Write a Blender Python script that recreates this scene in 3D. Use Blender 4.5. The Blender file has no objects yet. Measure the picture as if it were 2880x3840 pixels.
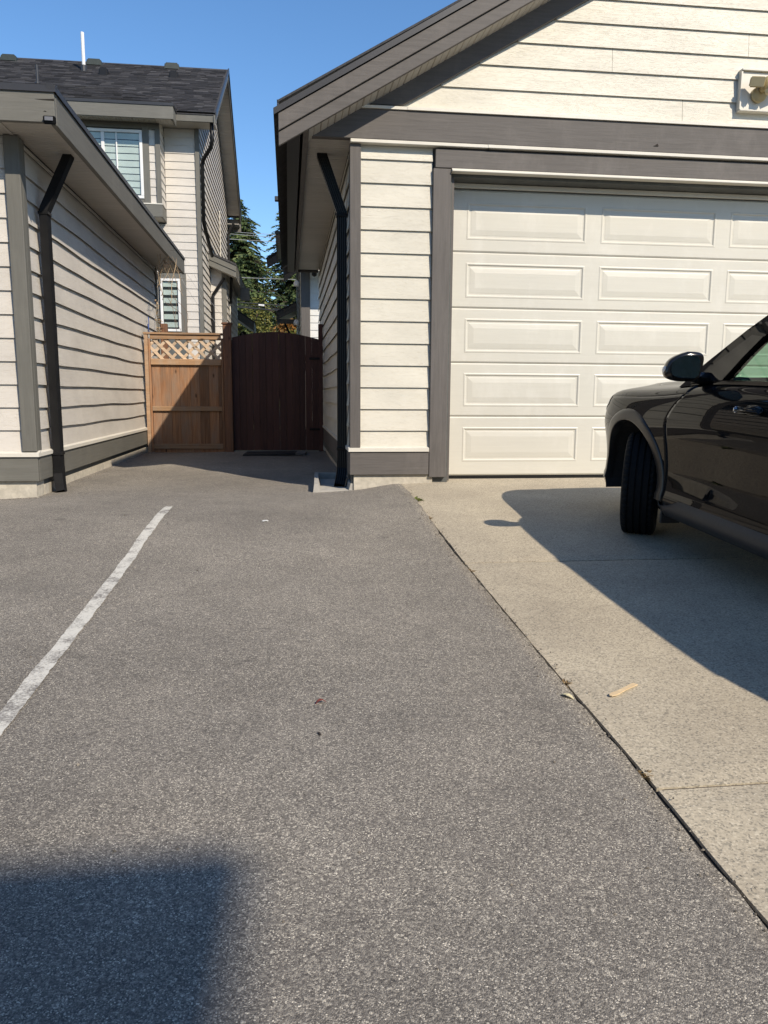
import bpy, bmesh, math, random
from mathutils import Vector, Matrix, noise as mnoise
random.seed(7)
sc = bpy.context.scene
COL = sc.collection
ZC = 0.70                                   # eye height above the garage slab (z = 0)

# ------------------------------------------------------------------ camera
F_PX, PSI, TH, RO = 2892.0, math.radians(7.044), math.radians(8.572), math.radians(0.372)
fwd = Vector((math.sin(PSI)*math.cos(TH), math.cos(PSI)*math.cos(TH), -math.sin(TH)))
rgt = Vector((math.cos(PSI), -math.sin(PSI), 0.0))
upv = rgt.cross(fwd)
r2 = rgt*math.cos(RO) + upv*math.sin(RO)
u2 = upv*math.cos(RO) - rgt*math.sin(RO)
cd = bpy.data.cameras.new('camera'); cam = bpy.data.objects.new('camera', cd); COL.objects.link(cam)
M = Matrix((r2, u2, -fwd)).transposed().to_4x4(); M.translation = (0, 0, ZC)
cam.matrix_world = M
cd.sensor_fit = 'VERTICAL'; cd.sensor_height = 24.0; cd.lens = F_PX/3840.0*24.0
cd.clip_start = 0.05; cd.clip_end = 2000
sc.camera = cam

# ------------------------------------------------------------------ sky, sun, exposure
SUN = Vector((0.676, -1.042, 1.0)).normalized()          # towards the sun
w = bpy.data.worlds.new('World'); sc.world = w; w.use_nodes = True
wn = w.node_tree; wn.nodes.clear()
sky = wn.nodes.new('ShaderNodeTexSky'); sky.sky_type = 'NISHITA'; sky.sun_disc = False
sky.sun_elevation = math.asin(SUN.z); sky.sun_rotation = math.atan2(SUN.x, SUN.y)
sky.altitude = 0; sky.air_density = 1.0; sky.dust_density = 0.15; sky.ozone_density = 4.0
bg = wn.nodes.new('ShaderNodeBackground'); bg.inputs['Strength'].default_value = 0.15
wo = wn.nodes.new('ShaderNodeOutputWorld')
hs = wn.nodes.new('ShaderNodeHueSaturation'); hs.inputs['Saturation'].default_value = 1.13
wn.links.new(sky.outputs[0], hs.inputs['Color']); wn.links.new(hs.outputs[0], bg.inputs[0]); wn.links.new(bg.outputs[0], wo.inputs[0])
sl = bpy.data.lights.new('sun', 'SUN'); sl.energy = 4.8; sl.angle = math.radians(0.53); sl.color = (1.0, 0.885, 0.73)
so = bpy.data.objects.new('sun', sl); COL.objects.link(so)
so.rotation_euler = (-SUN).to_track_quat('-Z', 'Y').to_euler(); so.location = SUN*60
vs = sc.view_settings; vs.view_transform = 'Standard'; vs.look = 'None'; vs.gamma = 1.0; vs.exposure = 0.25
vs.use_curve_mapping = False
sc.cycles.max_bounces = 6; sc.cycles.diffuse_bounces = 3; sc.cycles.transparent_max_bounces = 16

# ------------------------------------------------------------------ helpers
OFF = {}
def off(p): return OFF.get(p.name, Vector((0, 0, 0))) if p else Vector((0, 0, 0))
def thing(name, loc, label, cat, group=None, kind=None):
    o = bpy.data.objects.new(name, None); COL.objects.link(o); o.location = loc; OFF[o.name] = Vector(loc)
    o.empty_display_size = 0.1
    if label: o['label'] = label
    if cat: o['category'] = cat
    if group: o['group'] = group
    if kind: o['kind'] = kind
    return o
def tag(o, label=None, cat=None, group=None, kind=None):
    if label: o['label'] = label
    if cat: o['category'] = cat
    if group: o['group'] = group
    if kind: o['kind'] = kind
    return o
def link(name, me, parent=None, loc=(0, 0, 0)):
    o = bpy.data.objects.new(name, me); COL.objects.link(o)
    o.parent = parent; o.location = loc
    OFF[o.name] = off(parent) + Vector(loc)
    return o
def mesh(name, vs_, fs, mat=None, parent=None, smooth=False, local=False):
    """verts in world coordinates unless local"""
    o_ = off(parent)
    if not local: vs_ = [Vector(v) - o_ for v in vs_]
    me = bpy.data.meshes.new(name); me.from_pydata([tuple(v) for v in vs_], [], fs); me.update()
    if mat: me.materials.append(mat)
    if smooth: me.polygons.foreach_set('use_smooth', [True]*len(me.polygons))
    return link(name, me, parent)
def bm_obj(name, bm, mat=None, parent=None, smooth=False, local=False):
    if not local and parent: bmesh.ops.translate(bm, verts=bm.verts, vec=-off(parent))
    bmesh.ops.recalc_face_normals(bm, faces=bm.faces)
    me = bpy.data.meshes.new(name); bm.to_mesh(me); bm.free()
    if mat: me.materials.append(mat)
    if smooth: me.polygons.foreach_set('use_smooth', [True]*len(me.polygons))
    return link(name, me, parent)
BOXC = {}
def box(name, x0, x1, y0, y1, z0, z1, mat=None, parent=None, bev=0.0):
    sx, sy, sz = x1-x0, y1-y0, z1-z0
    key = (round(sx, 4), round(sy, 4), round(sz, 4), bev, mat.name if mat else '')
    me = BOXC.get(key)
    if me is None:
        bm = bmesh.new(); bmesh.ops.create_cube(bm, size=1.0)
        bmesh.ops.scale(bm, verts=bm.verts, vec=(sx, sy, sz)); bmesh.ops.translate(bm, verts=bm.verts, vec=(sx/2, sy/2, sz/2))
        if bev > 0: bmesh.ops.bevel(bm, geom=list(bm.edges), offset=bev, segments=1, affect='EDGES')
        me = bpy.data.meshes.new(name); bm.to_mesh(me); bm.free()
        if mat: me.materials.append(mat)
        BOXC[key] = me
    return link(name, me, parent, Vector((x0, y0, z0)) - off(parent))
def add_box(bm, x0, x1, y0, y1, z0, z1):
    v = [bm.verts.new(p) for p in ((x0,y0,z0),(x1,y0,z0),(x1,y1,z0),(x0,y1,z0),(x0,y0,z1),(x1,y0,z1),(x1,y1,z1),(x0,y1,z1))]
    for f in ((0,3,2,1),(4,5,6,7),(0,1,5,4),(1,2,6,5),(2,3,7,6),(3,0,4,7)): bm.faces.new([v[i] for i in f])
def prism(name, poly, axis, lo, hi, mat, parent, bev=0.0):
    """poly: 2D points; axis 'y': points are (x,z); axis 'x': (y,z); axis 'z': (x,y)"""
    def P(p, d): return {'y': (p[0], d, p[1]), 'x': (d, p[0], p[1]), 'z': (p[0], p[1], d)}[axis]
    bm = bmesh.new(); a = [bm.verts.new(P(p, lo)) for p in poly]; b = [bm.verts.new(P(p, hi)) for p in poly]
    n = len(poly); bm.faces.new(a); bm.faces.new(b[::-1])
    for i in range(n): bm.faces.new((a[i], a[(i+1) % n], b[(i+1) % n], b[i]))
    if bev: bmesh.ops.bevel(bm, geom=list(bm.edges), offset=bev, segments=1, affect='EDGES')
    return bm_obj(name, bm, mat, parent)
def sweep_into(bm, prof, path, hint=(0, 0, 1), caps=True):
    """sweep a closed 2D profile along a path, mitred at the bends"""
    pts = [Vector(p) for p in path]; rings = []; N = None
    for i, p in enumerate(pts):
        t0 = (pts[i]-pts[i-1]).normalized() if i else None
        t1 = (pts[i+1]-pts[i]).normalized() if i < len(pts)-1 else None
        t = (t0+t1).normalized() if (t0 and t1) else (t0 or t1)
        tt = t0 or t1
        if N is None:
            h = Vector(hint); N = (h - tt*h.dot(tt)).normalized()
        else:
            N = (N - tt*N.dot(tt)).normalized()
        B = tt.cross(N)
        ring = []
        for (a, b) in prof:
            q = N*a + B*b
            if t0 and t1:
                d = t.dot(tt); q = q - tt*(q.dot(t)/d)
            ring.append(bm.verts.new(p+q))
        rings.append(ring)
        if t1: N = (N - t1*N.dot(t1)).normalized()
    n = len(prof)
    for r0, r1 in zip(rings, rings[1:]):
        for i in range(n): bm.faces.new((r0[i], r0[(i+1) % n], r1[(i+1) % n], r1[i]))
    if caps: bm.faces.new(rings[0][::-1]); bm.faces.new(rings[-1])
def sweep(name, prof, path, mat, parent, hint=(0, 0, 1), smooth=False, caps=True):
    bm = bmesh.new(); sweep_into(bm, prof, path, hint, caps); return bm_obj(name, bm, mat, parent, smooth)
def circ(r, n=10): return [(r*math.cos(2*math.pi*i/n), r*math.sin(2*math.pi*i/n)) for i in range(n)]
def pchip(xs, ys):
    n = len(xs); h = [xs[i+1]-xs[i] for i in range(n-1)]; d = [(ys[i+1]-ys[i])/h[i] for i in range(n-1)]
    m = [d[0]]+[0 if d[i-1]*d[i] <= 0 else 2*d[i-1]*d[i]/(d[i-1]+d[i]) for i in range(1, n-1)]+[d[-1]]
    def f(x):
        if x <= xs[0]: return ys[0]
        if x >= xs[-1]: return ys[-1]
        i = 0
        while x > xs[i+1]: i += 1
        t = (x-xs[i])/h[i]
        return ((1+2*t)*(1-t)**2*ys[i] + t*(1-t)**2*h[i]*m[i] + t*t*(3-2*t)*ys[i+1] + t*t*(t-1)*h[i]*m[i+1])
    return f
def sstep(a, b, x):
    t = max(0.0, min(1.0, (x-a)/(b-a))); return t*t*(3-2*t)
def nz(x, y, z=0.0): return mnoise.noise(Vector((x, y, z)))

# ------------------------------------------------------------------ materials
def new_mat(name):
    m = bpy.data.materials.new(name); m.use_nodes = True
    nt = m.node_tree; b = nt.nodes['Principled BSDF']; return m, nt, b
def nd(nt, t, **kw):
    n = nt.nodes.new(t)
    for k, v in kw.items(): setattr(n, k, v)
    return n
def wpos(nt, scale):
    g = nd(nt, 'ShaderNodeNewGeometry'); mp = nd(nt, 'ShaderNodeMapping'); mp.inputs['Scale'].default_value = scale
    nt.links.new(g.outputs['Position'], mp.inputs['Vector']); return mp.outputs[0]
def noise_n(nt, vec, scale=1.0, detail=4.0, rough=0.6, dist=0.0):
    n = nd(nt, 'ShaderNodeTexNoise'); n.inputs['Scale'].default_value = scale; n.inputs['Detail'].default_value = detail
    n.inputs['Roughness'].default_value = rough; n.inputs['Distortion'].default_value = dist
    if vec is not None: nt.links.new(vec, n.inputs['Vector'])
    return n.outputs['Fac']
def ramp(nt, fac, stops):
    r = nd(nt, 'ShaderNodeValToRGB'); e = r.color_ramp.elements
    while len(e) < len(stops): e.new(0.5)
    for i, (p, c) in enumerate(stops):
        e[i].position = p; e[i].color = (c[0], c[1], c[2], 1) if not isinstance(c, (int, float)) else (c, c, c, 1)
    nt.links.new(fac, r.inputs['Fac']); return r.outputs['Color']
def mixc(nt, a, b, fac, mode='MIX'):
    m = nd(nt, 'ShaderNodeMix'); m.data_type = 'RGBA'; m.blend_type = mode
    for sck, val in ((m.inputs[6], a), (m.inputs[7], b)):
        if isinstance(val, tuple): sck.default_value = (val[0], val[1], val[2], 1)
        else: nt.links.new(val, sck)
    if isinstance(fac, float): m.inputs[0].default_value = fac
    else: nt.links.new(fac, m.inputs[0])
    return m.outputs[2]
def bump(nt, bsdf, h, strength=0.3, dist=0.01):
    b = nd(nt, 'ShaderNodeBump'); b.inputs['Strength'].default_value = strength; b.inputs['Distance'].default_value = dist
    nt.links.new(h, b.inputs['Height']); nt.links.new(b.outputs[0], bsdf.inputs['Normal'])
def objrand(nt, lo, hi):
    oi = nd(nt, 'ShaderNodeObjectInfo'); mr = nd(nt, 'ShaderNodeMapRange')
    mr.inputs['To Min'].default_value = lo; mr.inputs['To Max'].default_value = hi
    nt.links.new(oi.outputs['Random'], mr.inputs['Value']); return mr.outputs[0]
def hsv_rand(nt, col, vlo, vhi):
    h = nd(nt, 'ShaderNodeHueSaturation'); nt.links.new(objrand(nt, vlo, vhi), h.inputs['Value'])
    nt.links.new(col, h.inputs['Color']); return h.outputs[0]
def mul(c, k): return tuple(x*k for x in c)

def grain_mat(name, c, scale, var=0.12, rough=0.6, bstr=0.25, rnd=0.05, dirt=None, dirtscale=1.2, big=0.06, bd=0.004):
    """painted or bare timber: fine grain stretched along the board, slow tone drift, per-board change"""
    m, nt, b = new_mat(name)
    v = wpos(nt, scale)
    n1 = noise_n(nt, v, 1.0, 5, 0.65, 0.6)
    col = ramp(nt, n1, [(0.3, mul(c, 1-var)), (0.7, mul(c, 1+var))])
    n2 = noise_n(nt, wpos(nt, (dirtscale,)*3), 1.0, 5, 0.6)
    col = mixc(nt, col, ramp(nt, n2, [(0.35, 1.0-big*2), (0.65, 1.0)]), 1.0, 'MULTIPLY')
    if dirt:
        n3 = noise_n(nt, wpos(nt, (3.5, 3.5, 2.0)), 1.0, 6, 0.7)
        col = mixc(nt, col, dirt[0], mixc(nt, (0,0,0), (dirt[1],)*3, ramp(nt, n3, [(0.52, 0.0), (0.75, 1.0)])))
    if rnd: col = hsv_rand(nt, col, 1-rnd, 1+rnd)
    nt.links.new(col, b.inputs['Base Color']); b.inputs['Roughness'].default_value = rough
    bump(nt, b, n1, bstr, bd)
    return m
HG = (3.0, 3.0, 55.0)      # grain along a horizontal board
VG = (45.0, 45.0, 2.5)     # grain along an upright board
CREAM_R = (0.605, 0.575, 0.487)
CREAM_L = (0.565, 0.53, 0.475)
def siding_mat(name, c):
    m, nt, b = new_mat(name)
    v = wpos(nt, (2.2, 2.2, 26.0))
    n1 = noise_n(nt, v, 1.0, 3, 0.5, 1.6)
    wv = nd(nt, 'ShaderNodeMath', operation='FRACT'); ml = nd(nt, 'ShaderNodeMath', operation='MULTIPLY'); ml.inputs[1].default_value = 9.0
    nt.links.new(n1, ml.inputs[0]); nt.links.new(ml.outputs[0], wv.inputs[0])
    lines = ramp(nt, wv.outputs[0], [(0.0, 0.0), (0.22, 1.0)])
    n2 = noise_n(nt, wpos(nt, (1.5, 1.5, 3.0)), 1.0, 6, 0.65)
    col = ramp(nt, n2, [(0.3, mul(c, 0.87)), (0.65, mul(c, 1.05))])
    col = mixc(nt, col, mixc(nt, col, (0.84, 0.82, 0.78), 1.0, 'MULTIPLY'), ramp(nt, lines, [(0.0, 0.55), (1.0, 0.0)]))
    col = hsv_rand(nt, col, 0.965, 1.02)
    nt.links.new(col, b.inputs['Base Color']); b.inputs['Roughness'].default_value = 0.55
    bump(nt, b, lines, 0.4, 0.0025)
    return m
M_SIDR = siding_mat('siding_cream_right', CREAM_R)
M_SIDL = siding_mat('siding_beige_left', CREAM_L)
TRIM_R = (0.104, 0.094, 0.086); TRIM_L = (0.134, 0.130, 0.112)
M_TRR = grain_mat('trim_right_h', TRIM_R, HG, 0.16, 0.7, 0.4, 0.06, ((0.20, 0.18, 0.165), 0.35))
M_TRRV = grain_mat('trim_right_v', TRIM_R, VG, 0.16, 0.7, 0.4, 0.06, ((0.18, 0.165, 0.15), 0.2))
M_TRL = grain_mat('trim_left_h', TRIM_L, HG, 0.12, 0.65, 0.3, 0.05, ((0.24, 0.23, 0.2), 0.2))
M_TRLV = grain_mat('trim_left_v', TRIM_L, VG, 0.12, 0.65, 0.3, 0.05, ((0.24, 0.23, 0.2), 0.15))
M_FLASH = grain_mat('flashing_cream', (0.66, 0.63, 0.55), (6, 6, 6), 0.03, 0.45, 0.05, 0.02)
M_WHITE = grain_mat('white_vinyl', (0.78, 0.78, 0.76), (6, 6, 6), 0.03, 0.35, 0.03, 0.02)
M_SOF = grain_mat('soffit_vinyl', (0.42, 0.39, 0.345), (8, 8, 8), 0.03, 0.5, 0.04, 0.04)
M_BLACK = grain_mat('black_metal', (0.0085, 0.0085, 0.009), (10, 10, 10), 0.2, 0.42, 0.05, 0.0)
M_BLACK.node_tree.nodes['Principled BSDF'].inputs['Specular IOR Level'].default_value = 0.3
M_DRIP = grain_mat('dark_drip_edge', (0.035, 0.035, 0.037), (10, 10, 10), 0.1, 0.4, 0.04, 0.0)
M_DOOR = grain_mat('garage_door_paint', (0.58, 0.56, 0.488), (2.5, 2.5, 60.0), 0.025, 0.42, 0.12, 0.0, ((0.74, 0.72, 0.66), 0.30), 0.8, 0.03)
M_FOUND = grain_mat('foundation_concrete', (0.50, 0.46, 0.38), (18, 18, 18), 0.2, 0.9, 0.5, 0.0, ((0.28, 0.25, 0.2), 0.7))
M_DARKGAP = grain_mat('dark_membrane', (0.10, 0.105, 0.10), (12, 12, 12), 0.2, 0.85, 0.3, 0.0)

def asphalt_mat():
    m, nt, b = new_mat('asphalt')
    p = wpos(nt, (1, 1, 1))
    def vor(scale, dist=0.0):
        v = nd(nt, 'ShaderNodeTexVoronoi'); v.inputs['Scale'].default_value = scale; v.inputs['Randomness'].default_value = 1.0
        nt.links.new(p, v.inputs['Vector']); return v
    v1 = vor(370.0); v2 = vor(205.0)
    sep1 = nd(nt, 'ShaderNodeSeparateColor'); nt.links.new(v1.outputs['Color'], sep1.inputs[0])
    sep2 = nd(nt, 'ShaderNodeSeparateColor'); nt.links.new(v2.outputs['Color'], sep2.inputs[0])
    stone = ramp(nt, sep1.outputs[0], [(0.0, (0.070, 0.064, 0.060)), (0.4, (0.146, 0.135, 0.124)), (0.72, (0.232, 0.215, 0.193)), (0.92, (0.38, 0.353, 0.31)), (1.0, (0.62, 0.58, 0.51))])
    stone2 = ramp(nt, sep2.outputs[0], [(0.0, (0.068, 0.062, 0.058)), (0.6, (0.170, 0.157, 0.144)), (0.92, (0.31, 0.288, 0.255)), (1.0, (0.54, 0.505, 0.44))])
    n1 = noise_n(nt, p, 42.0, 2, 0.5)
    col = mixc(nt, stone, stone2, ramp(nt, n1, [(0.45, 0.0), (0.6, 0.8)]))
    edge = ramp(nt, v1.outputs['Distance'], [(0.25, 1.0), (0.8, 0.62)])
    col = mixc(nt, col, edge, 1.0, 'MULTIPLY')
    big = noise_n(nt, p, 1.1, 4, 0.62)
    col = mixc(nt, col, ramp(nt, big, [(0.3, (1.14, 1.115, 1.05)), (0.72, (1.56, 1.525, 1.42))]), 1.0, 'MULTIPLY')
    slow = noise_n(nt, p, 0.42, 3, 0.5)
    col = mixc(nt, col, ramp(nt, slow, [(0.32, 0.86), (0.66, 1.10)]), 1.0, 'MULTIPLY')
    spot = nd(nt, 'ShaderNodeTexVoronoi'); spot.inputs['Scale'].default_value = 2.3; nt.links.new(p, spot.inputs['Vector'])
    wob = noise_n(nt, p, 9.0, 3, 0.6); sa_ = nd(nt, 'ShaderNodeMath', operation='MULTIPLY_ADD'); sa_.inputs[1].default_value = 0.35; nt.links.new(wob, sa_.inputs[0]); nt.links.new(spot.outputs['Distance'], sa_.inputs[2])
    col = mixc(nt, col, ramp(nt, sa_.outputs[0], [(0.20, 0.74), (0.30, 1.0)]), 1.0, 'MULTIPLY')
    mid = noise_n(nt, p, 7.0, 4, 0.6)
    col = mixc(nt, col, ramp(nt, mid, [(0.35, 0.93), (0.65, 1.06)]), 1.0, 'MULTIPLY')
    nt.links.new(col, b.inputs['Base Color']); b.inputs['Roughness'].default_value = 0.82
    h = mixc(nt, ramp(nt, v1.outputs['Distance'], [(0.0, 1.0), (0.8, 0.0)]), ramp(nt, v2.outputs['Distance'], [(0.0, 1.0), (0.8, 0.0)]), 0.4)
    bump(nt, b, h, 0.55, 0.004)
    return m
M_ASPH = asphalt_mat()
def concrete_mat():
    m, nt, b = new_mat('driveway_concrete')
    p = wpos(nt, (1, 1, 1))
    v1 = nd(nt, 'ShaderNodeTexVoronoi'); v1.inputs['Scale'].default_value = 190.0; nt.links.new(p, v1.inputs['Vector'])
    sep = nd(nt, 'ShaderNodeSeparateColor'); nt.links.new(v1.outputs['Color'], sep.inputs[0])
    spk = ramp(nt, sep.outputs[0], [(0.0, (0.10, 0.095, 0.085)), (0.12, (0.17, 0.16, 0.14)), (0.3, (0.345, 0.31, 0.252)), (0.85, (0.41, 0.37, 0.30)), (1.0, (0.55, 0.51, 0.43))])
    n1 = noise_n(nt, p, 110.0, 3, 0.65)
    col = mixc(nt, spk, ramp(nt, n1, [(0.3, (0.27, 0.245, 0.2)), (0.65, (0.43, 0.39, 0.318))]), 0.38)
    big = noise_n(nt, p, 1.6, 5, 0.62)
    col = mixc(nt, col, ramp(nt, big, [(0.3, (0.92, 0.88, 0.81)), (0.55, (1.12, 1.08, 0.99)), (0.7, (1.28, 1.24, 1.13))]), 1.0, 'MULTIPLY')
    broom = noise_n(nt, wpos(nt, (9.0, 210.0, 1.0)), 1.0, 3, 0.6)
    col = mixc(nt, col, ramp(nt, broom, [(0.35, 0.93), (0.65, 1.03)]), 1.0, 'MULTIPLY')
    nt.links.new(col, b.inputs['Base Color']); b.inputs['Roughness'].default_value = 0.85
    bump(nt, b, mixc(nt, n1, broom, 0.25), 0.35, 0.003)
    return m
M_CONC = concrete_mat()
def cedar_mat(name, c1, c2, grey, rnd=0.28, vert=True):
    m, nt, b = new_mat(name)
    sc_ = (34.0, 34.0, 1.6) if vert else (1.6, 1.6, 40.0)
    oi = nd(nt, 'ShaderNodeObjectInfo')
    g = nd(nt, 'ShaderNodeNewGeometry'); ad = nd(nt, 'ShaderNodeVectorMath', operation='ADD')
    cmb = nd(nt, 'ShaderNodeVectorMath', operation='SCALE'); cmb.inputs[0].default_value = (3.1, 1.7, 9.3); nt.links.new(oi.outputs['Random'], cmb.inputs['Scale'])
    nt.links.new(g.outputs['Position'], ad.inputs[0]); nt.links.new(cmb.outputs[0], ad.inputs[1])
    mp = nd(nt, 'ShaderNodeMapping'); mp.inputs['Scale'].default_value = sc_; nt.links.new(ad.outputs[0], mp.inputs['Vector'])
    n1 = noise_n(nt, mp.outputs[0], 1.0, 5, 0.65, 1.2)
    col = ramp(nt, n1, [(0.25, mul(c1, 0.55)), (0.5, c1), (0.75, c2)])
    mp2 = nd(nt, 'ShaderNodeMapping'); mp2.inputs['Scale'].default_value = (7, 7, 2.2); nt.links.new(ad.outputs[0], mp2.inputs['Vector'])
    n2 = noise_n(nt, mp2.outputs[0], 1.0, 5, 0.65)
    col = mixc(nt, col, grey, ramp(nt, n2, [(0.42, 0.0), (0.68, 0.8)]))
    kn = nd(nt, 'ShaderNodeTexVoronoi'); kn.inputs['Scale'].default_value = 1.0
    mp3 = nd(nt, 'ShaderNodeMapping'); mp3.inputs['Scale'].default_value = (8, 8, 3.2) if vert else (3.2, 3.2, 8); nt.links.new(ad.outputs[0], mp3.inputs['Vector'])
    nt.links.new(mp3.outputs[0], kn.inputs['Vector'])
    col = mixc(nt, mul(c1, 0.22), col, ramp(nt, kn.outputs['Distance'], [(0.05, 0.0), (0.13, 1.0)]))
    col = hsv_rand(nt, col, 1-rnd, 1+rnd)
    nt.links.new(col, b.inputs['Base Color']); b.inputs['Roughness'].default_value = 0.78
    bump(nt, b, n1, 0.5, 0.004)
    return m
M_CED = cedar_mat('cedar_boards', (0.24, 0.118, 0.056), (0.37, 0.21, 0.11), (0.20, 0.145, 0.105), 0.34)
M_CEDH = cedar_mat('cedar_rails', (0.32, 0.19, 0.10), (0.44, 0.28, 0.16), (0.30, 0.23, 0.17), 0.2, False)
M_LATT = cedar_mat('cedar_lattice', (0.50, 0.37, 0.25), (0.66, 0.52, 0.38), (0.46, 0.38, 0.30), 0.2, False)
M_POST = cedar_mat('cedar_post', (0.165, 0.075, 0.038), (0.25, 0.12, 0.06), (0.12, 0.075, 0.05), 0.15)
M_GATE = grain_mat('gate_brown_stain', (0.070, 0.029, 0.022), VG, 0.25, 0.72, 0.35, 0.22)

# ------------------------------------------------------------------ the setting: ground, asphalt, concrete, marking
prof = pchip([-6, 0.0, 1.3, 1.85, 2.5, 3.1, 4.0, 4.8, 5.5, 6.4, 6.58, 7.0], [-.37, -.36, -.322, -.288, -.262, -.232, -.181, -.125, -.079, -.028, -.010, -.008])
zend = pchip([-2.3, -1.9, -0.8, 0.1, 0.55, 0.93, 1.3], [-.137, -.125, -.105, -.105, -.080, -.030, -.025])
def ground_z(x, y):
    s = sstep(4.6, 6.4, y)
    z = prof(y)*(1-s) + zend(x)*s
    if y > 6.4: z = zend(x) + (-.108-zend(x))*sstep(6.4, 7.6, y)
    calm = sstep(0.93, 0.4, x)
    z += calm*(0.014*nz(x*0.9, y*0.9, 3.0) + 0.007*nz(x*2.3, y*2.3, 8.0))
    return z
M_SOIL = grain_mat('yard_soil', (0.13, 0.12, 0.07), (4, 4, 4), 0.3, 0.95, 0.4, 0.0)
gs = 600.0
mesh('ground', [(-gs, -gs, -.62), (gs, -gs, -.62), (gs, gs, -.62), (-gs, gs, -.62)], [(0, 1, 2, 3)], M_SOIL)
tag(bpy.data.objects['ground'], 'brown soil ground lying under and behind the whole place', 'ground', kind='structure')
mesh('yard', [(-30, 11.6, -.13), (30, 11.6, -.13), (30, 70, -.13), (-30, 70, -.13)], [(0, 1, 2, 3)], M_SOIL)
tag(bpy.data.objects['yard'], 'back yard ground beyond the fence and gate', 'yard', kind='structure')

def edge_x(y): return 0.921 + 0.006*nz(y*2.1, 1.0) + 0.009*nz(y*9.0, 2.0) + 0.005*nz(y*30.0, 5.0) - 0.012*max(0, nz(y*1.3, 9.0)) - 0.007*sstep(2.0, 1.6, y)
def asphalt_sheet():
    xs = [-14+0.5*i for i in range(20)] + [-4+0.08*i for i in range(61)]        # up to 0.8
    xs = [x for x in xs if x < 0.79]
    ys = [-9+0.5*i for i in range(18)] + [0.06*i for i in range(190)] + [11.35]
    V, Fc, idx = [], [], {}
    ncol = len(xs)+2
    for j, y in enumerate(ys):
        ex = edge_x(y)
        row = xs + [0.86, ex]
        for i, x in enumerate(row):
            V.append((x, y, ground_z(min(x, 0.93), y)))
    for j in range(len(ys)-1):
        for i in range(ncol-1):
            x = V[j*ncol+i][0]; y = V[j*ncol+i][1]
            if y > 6.55 and (x > 0.7 or x < -2.25): continue
            Fc.append((j*ncol+i, j*ncol+i+1, (j+1)*ncol+i+1, (j+1)*ncol+i))
    n0 = len(V)                                     # broken vertical edge along the concrete
    js = [j for j in range(len(ys)) if ys[j] <= 6.5]
    for j in js:
        x, y, z = V[j*ncol+ncol-1]; V.append((x-0.004, y, z-0.16))
    for a in range(len(js)-1):
        j = js[a]; Fc.append((j*ncol+ncol-1, n0+a, n0+a+1, (j+1)*ncol+ncol-1))
    o = mesh('asphalt', V, Fc, M_ASPH, smooth=True)
    return tag(o, 'weathered grey asphalt lot running up between the two garages', 'asphalt', kind='structure')
asphalt_sheet()
# lane beyond the asphalt to the right, behind the camera
mesh('lane', [(0.9, -40, -.375), (45, -40, -.375), (45, 0.15, -.375), (0.9, 0.15, -.375)], [(0, 1, 2, 3)], M_ASPH)
tag(bpy.data.objects['lane'], 'asphalt lane crossing in front of the concrete driveway', 'lane', kind='structure')

drive = thing('concrete_driveway', (0.93, 0.2, -.3), None, None, kind='structure')
tag(drive, 'pale brushed concrete driveway in front of the cream garage door', 'driveway')
def slab(x0, x1, y0, y1):
    g = 0.006; bm = bmesh.new(); nx = max(2, int((x1-x0)/0.25)); ny = max(2, int((y1-y0)/0.08))
    grid = []
    for j in range(ny+1):
        y = y0+g+(y1-y0-2*g)*j/ny; row = []
        for i in range(nx+1):
            x = x0+g+(x1-x0-2*g)*i/nx
            if i == 0 and x0 < 1: x = 0.934 + 0.003*nz(y*7, 4.0) + (0.015*max(0, nz(y*3.1, 14.0)-0.3) if y > 0 else 0)
            z = prof(y) - (0.006 if (j in (0, ny) or i in (0, nx)) else 0.0) + 0.002*nz(x*2, y*2, 6.0)
            row.append(bm.verts.new((x, y, z)))
        grid.append(row)
    for j in range(ny):
        for i in range(nx): bm.faces.new((grid[j][i], grid[j][i+1], grid[j+1][i+1], grid[j+1][i]))
    rim = [grid[0][i] for i in range(nx+1)] + [grid[j][nx] for j in range(1, ny+1)] + [grid[ny][i] for i in range(nx-1, -1, -1)] + [grid[j][0] for j in range(ny-1, 0, -1)]
    low = [bm.verts.new((v.co.x, v.co.y, v.co.z-0.2)) for v in rim]
    for i in range(len(rim)):
        k = (i+1) % len(rim); bm.faces.new((rim[i], low[i], low[k], rim[k]))
    return bm_obj('concrete_slab', bm, M_CONC, drive, smooth=False)
for (xa, xb) in ((0.93, 4.0), (4.0, 7.3)):
    for (ya, yb) in ((0.2, 1.76), (1.76, 3.98), (3.98, 6.62)): slab(xa, xb, ya, yb)

M_GRIT = grain_mat('joint_grit', (0.060, 0.048, 0.036), (60, 60, 60), 0.5, 0.95, 0.5, 0.0)
for yj in (1.76, 3.98): mesh('joint_filler', [(0.95, yj-.012, prof(yj)-.011), (7.28, yj-.012, prof(yj)-.011), (7.28, yj+.012, prof(yj)-.011), (0.95, yj+.012, prof(yj)-.011)], [(0, 1, 2, 3)], M_GRIT, drive)
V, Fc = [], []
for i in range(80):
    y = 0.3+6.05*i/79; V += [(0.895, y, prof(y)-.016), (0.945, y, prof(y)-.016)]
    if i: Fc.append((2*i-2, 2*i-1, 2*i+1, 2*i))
M_CREV = grain_mat('crevice_shade', (0.018, 0.016, 0.014), (60, 60, 60), 0.5, 0.95, 0.5, 0.0)  # near-black colour stands in for the shade deep in the asphalt/concrete gap
mesh('edge_shade_strip', V, Fc, M_CREV, drive)
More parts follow.
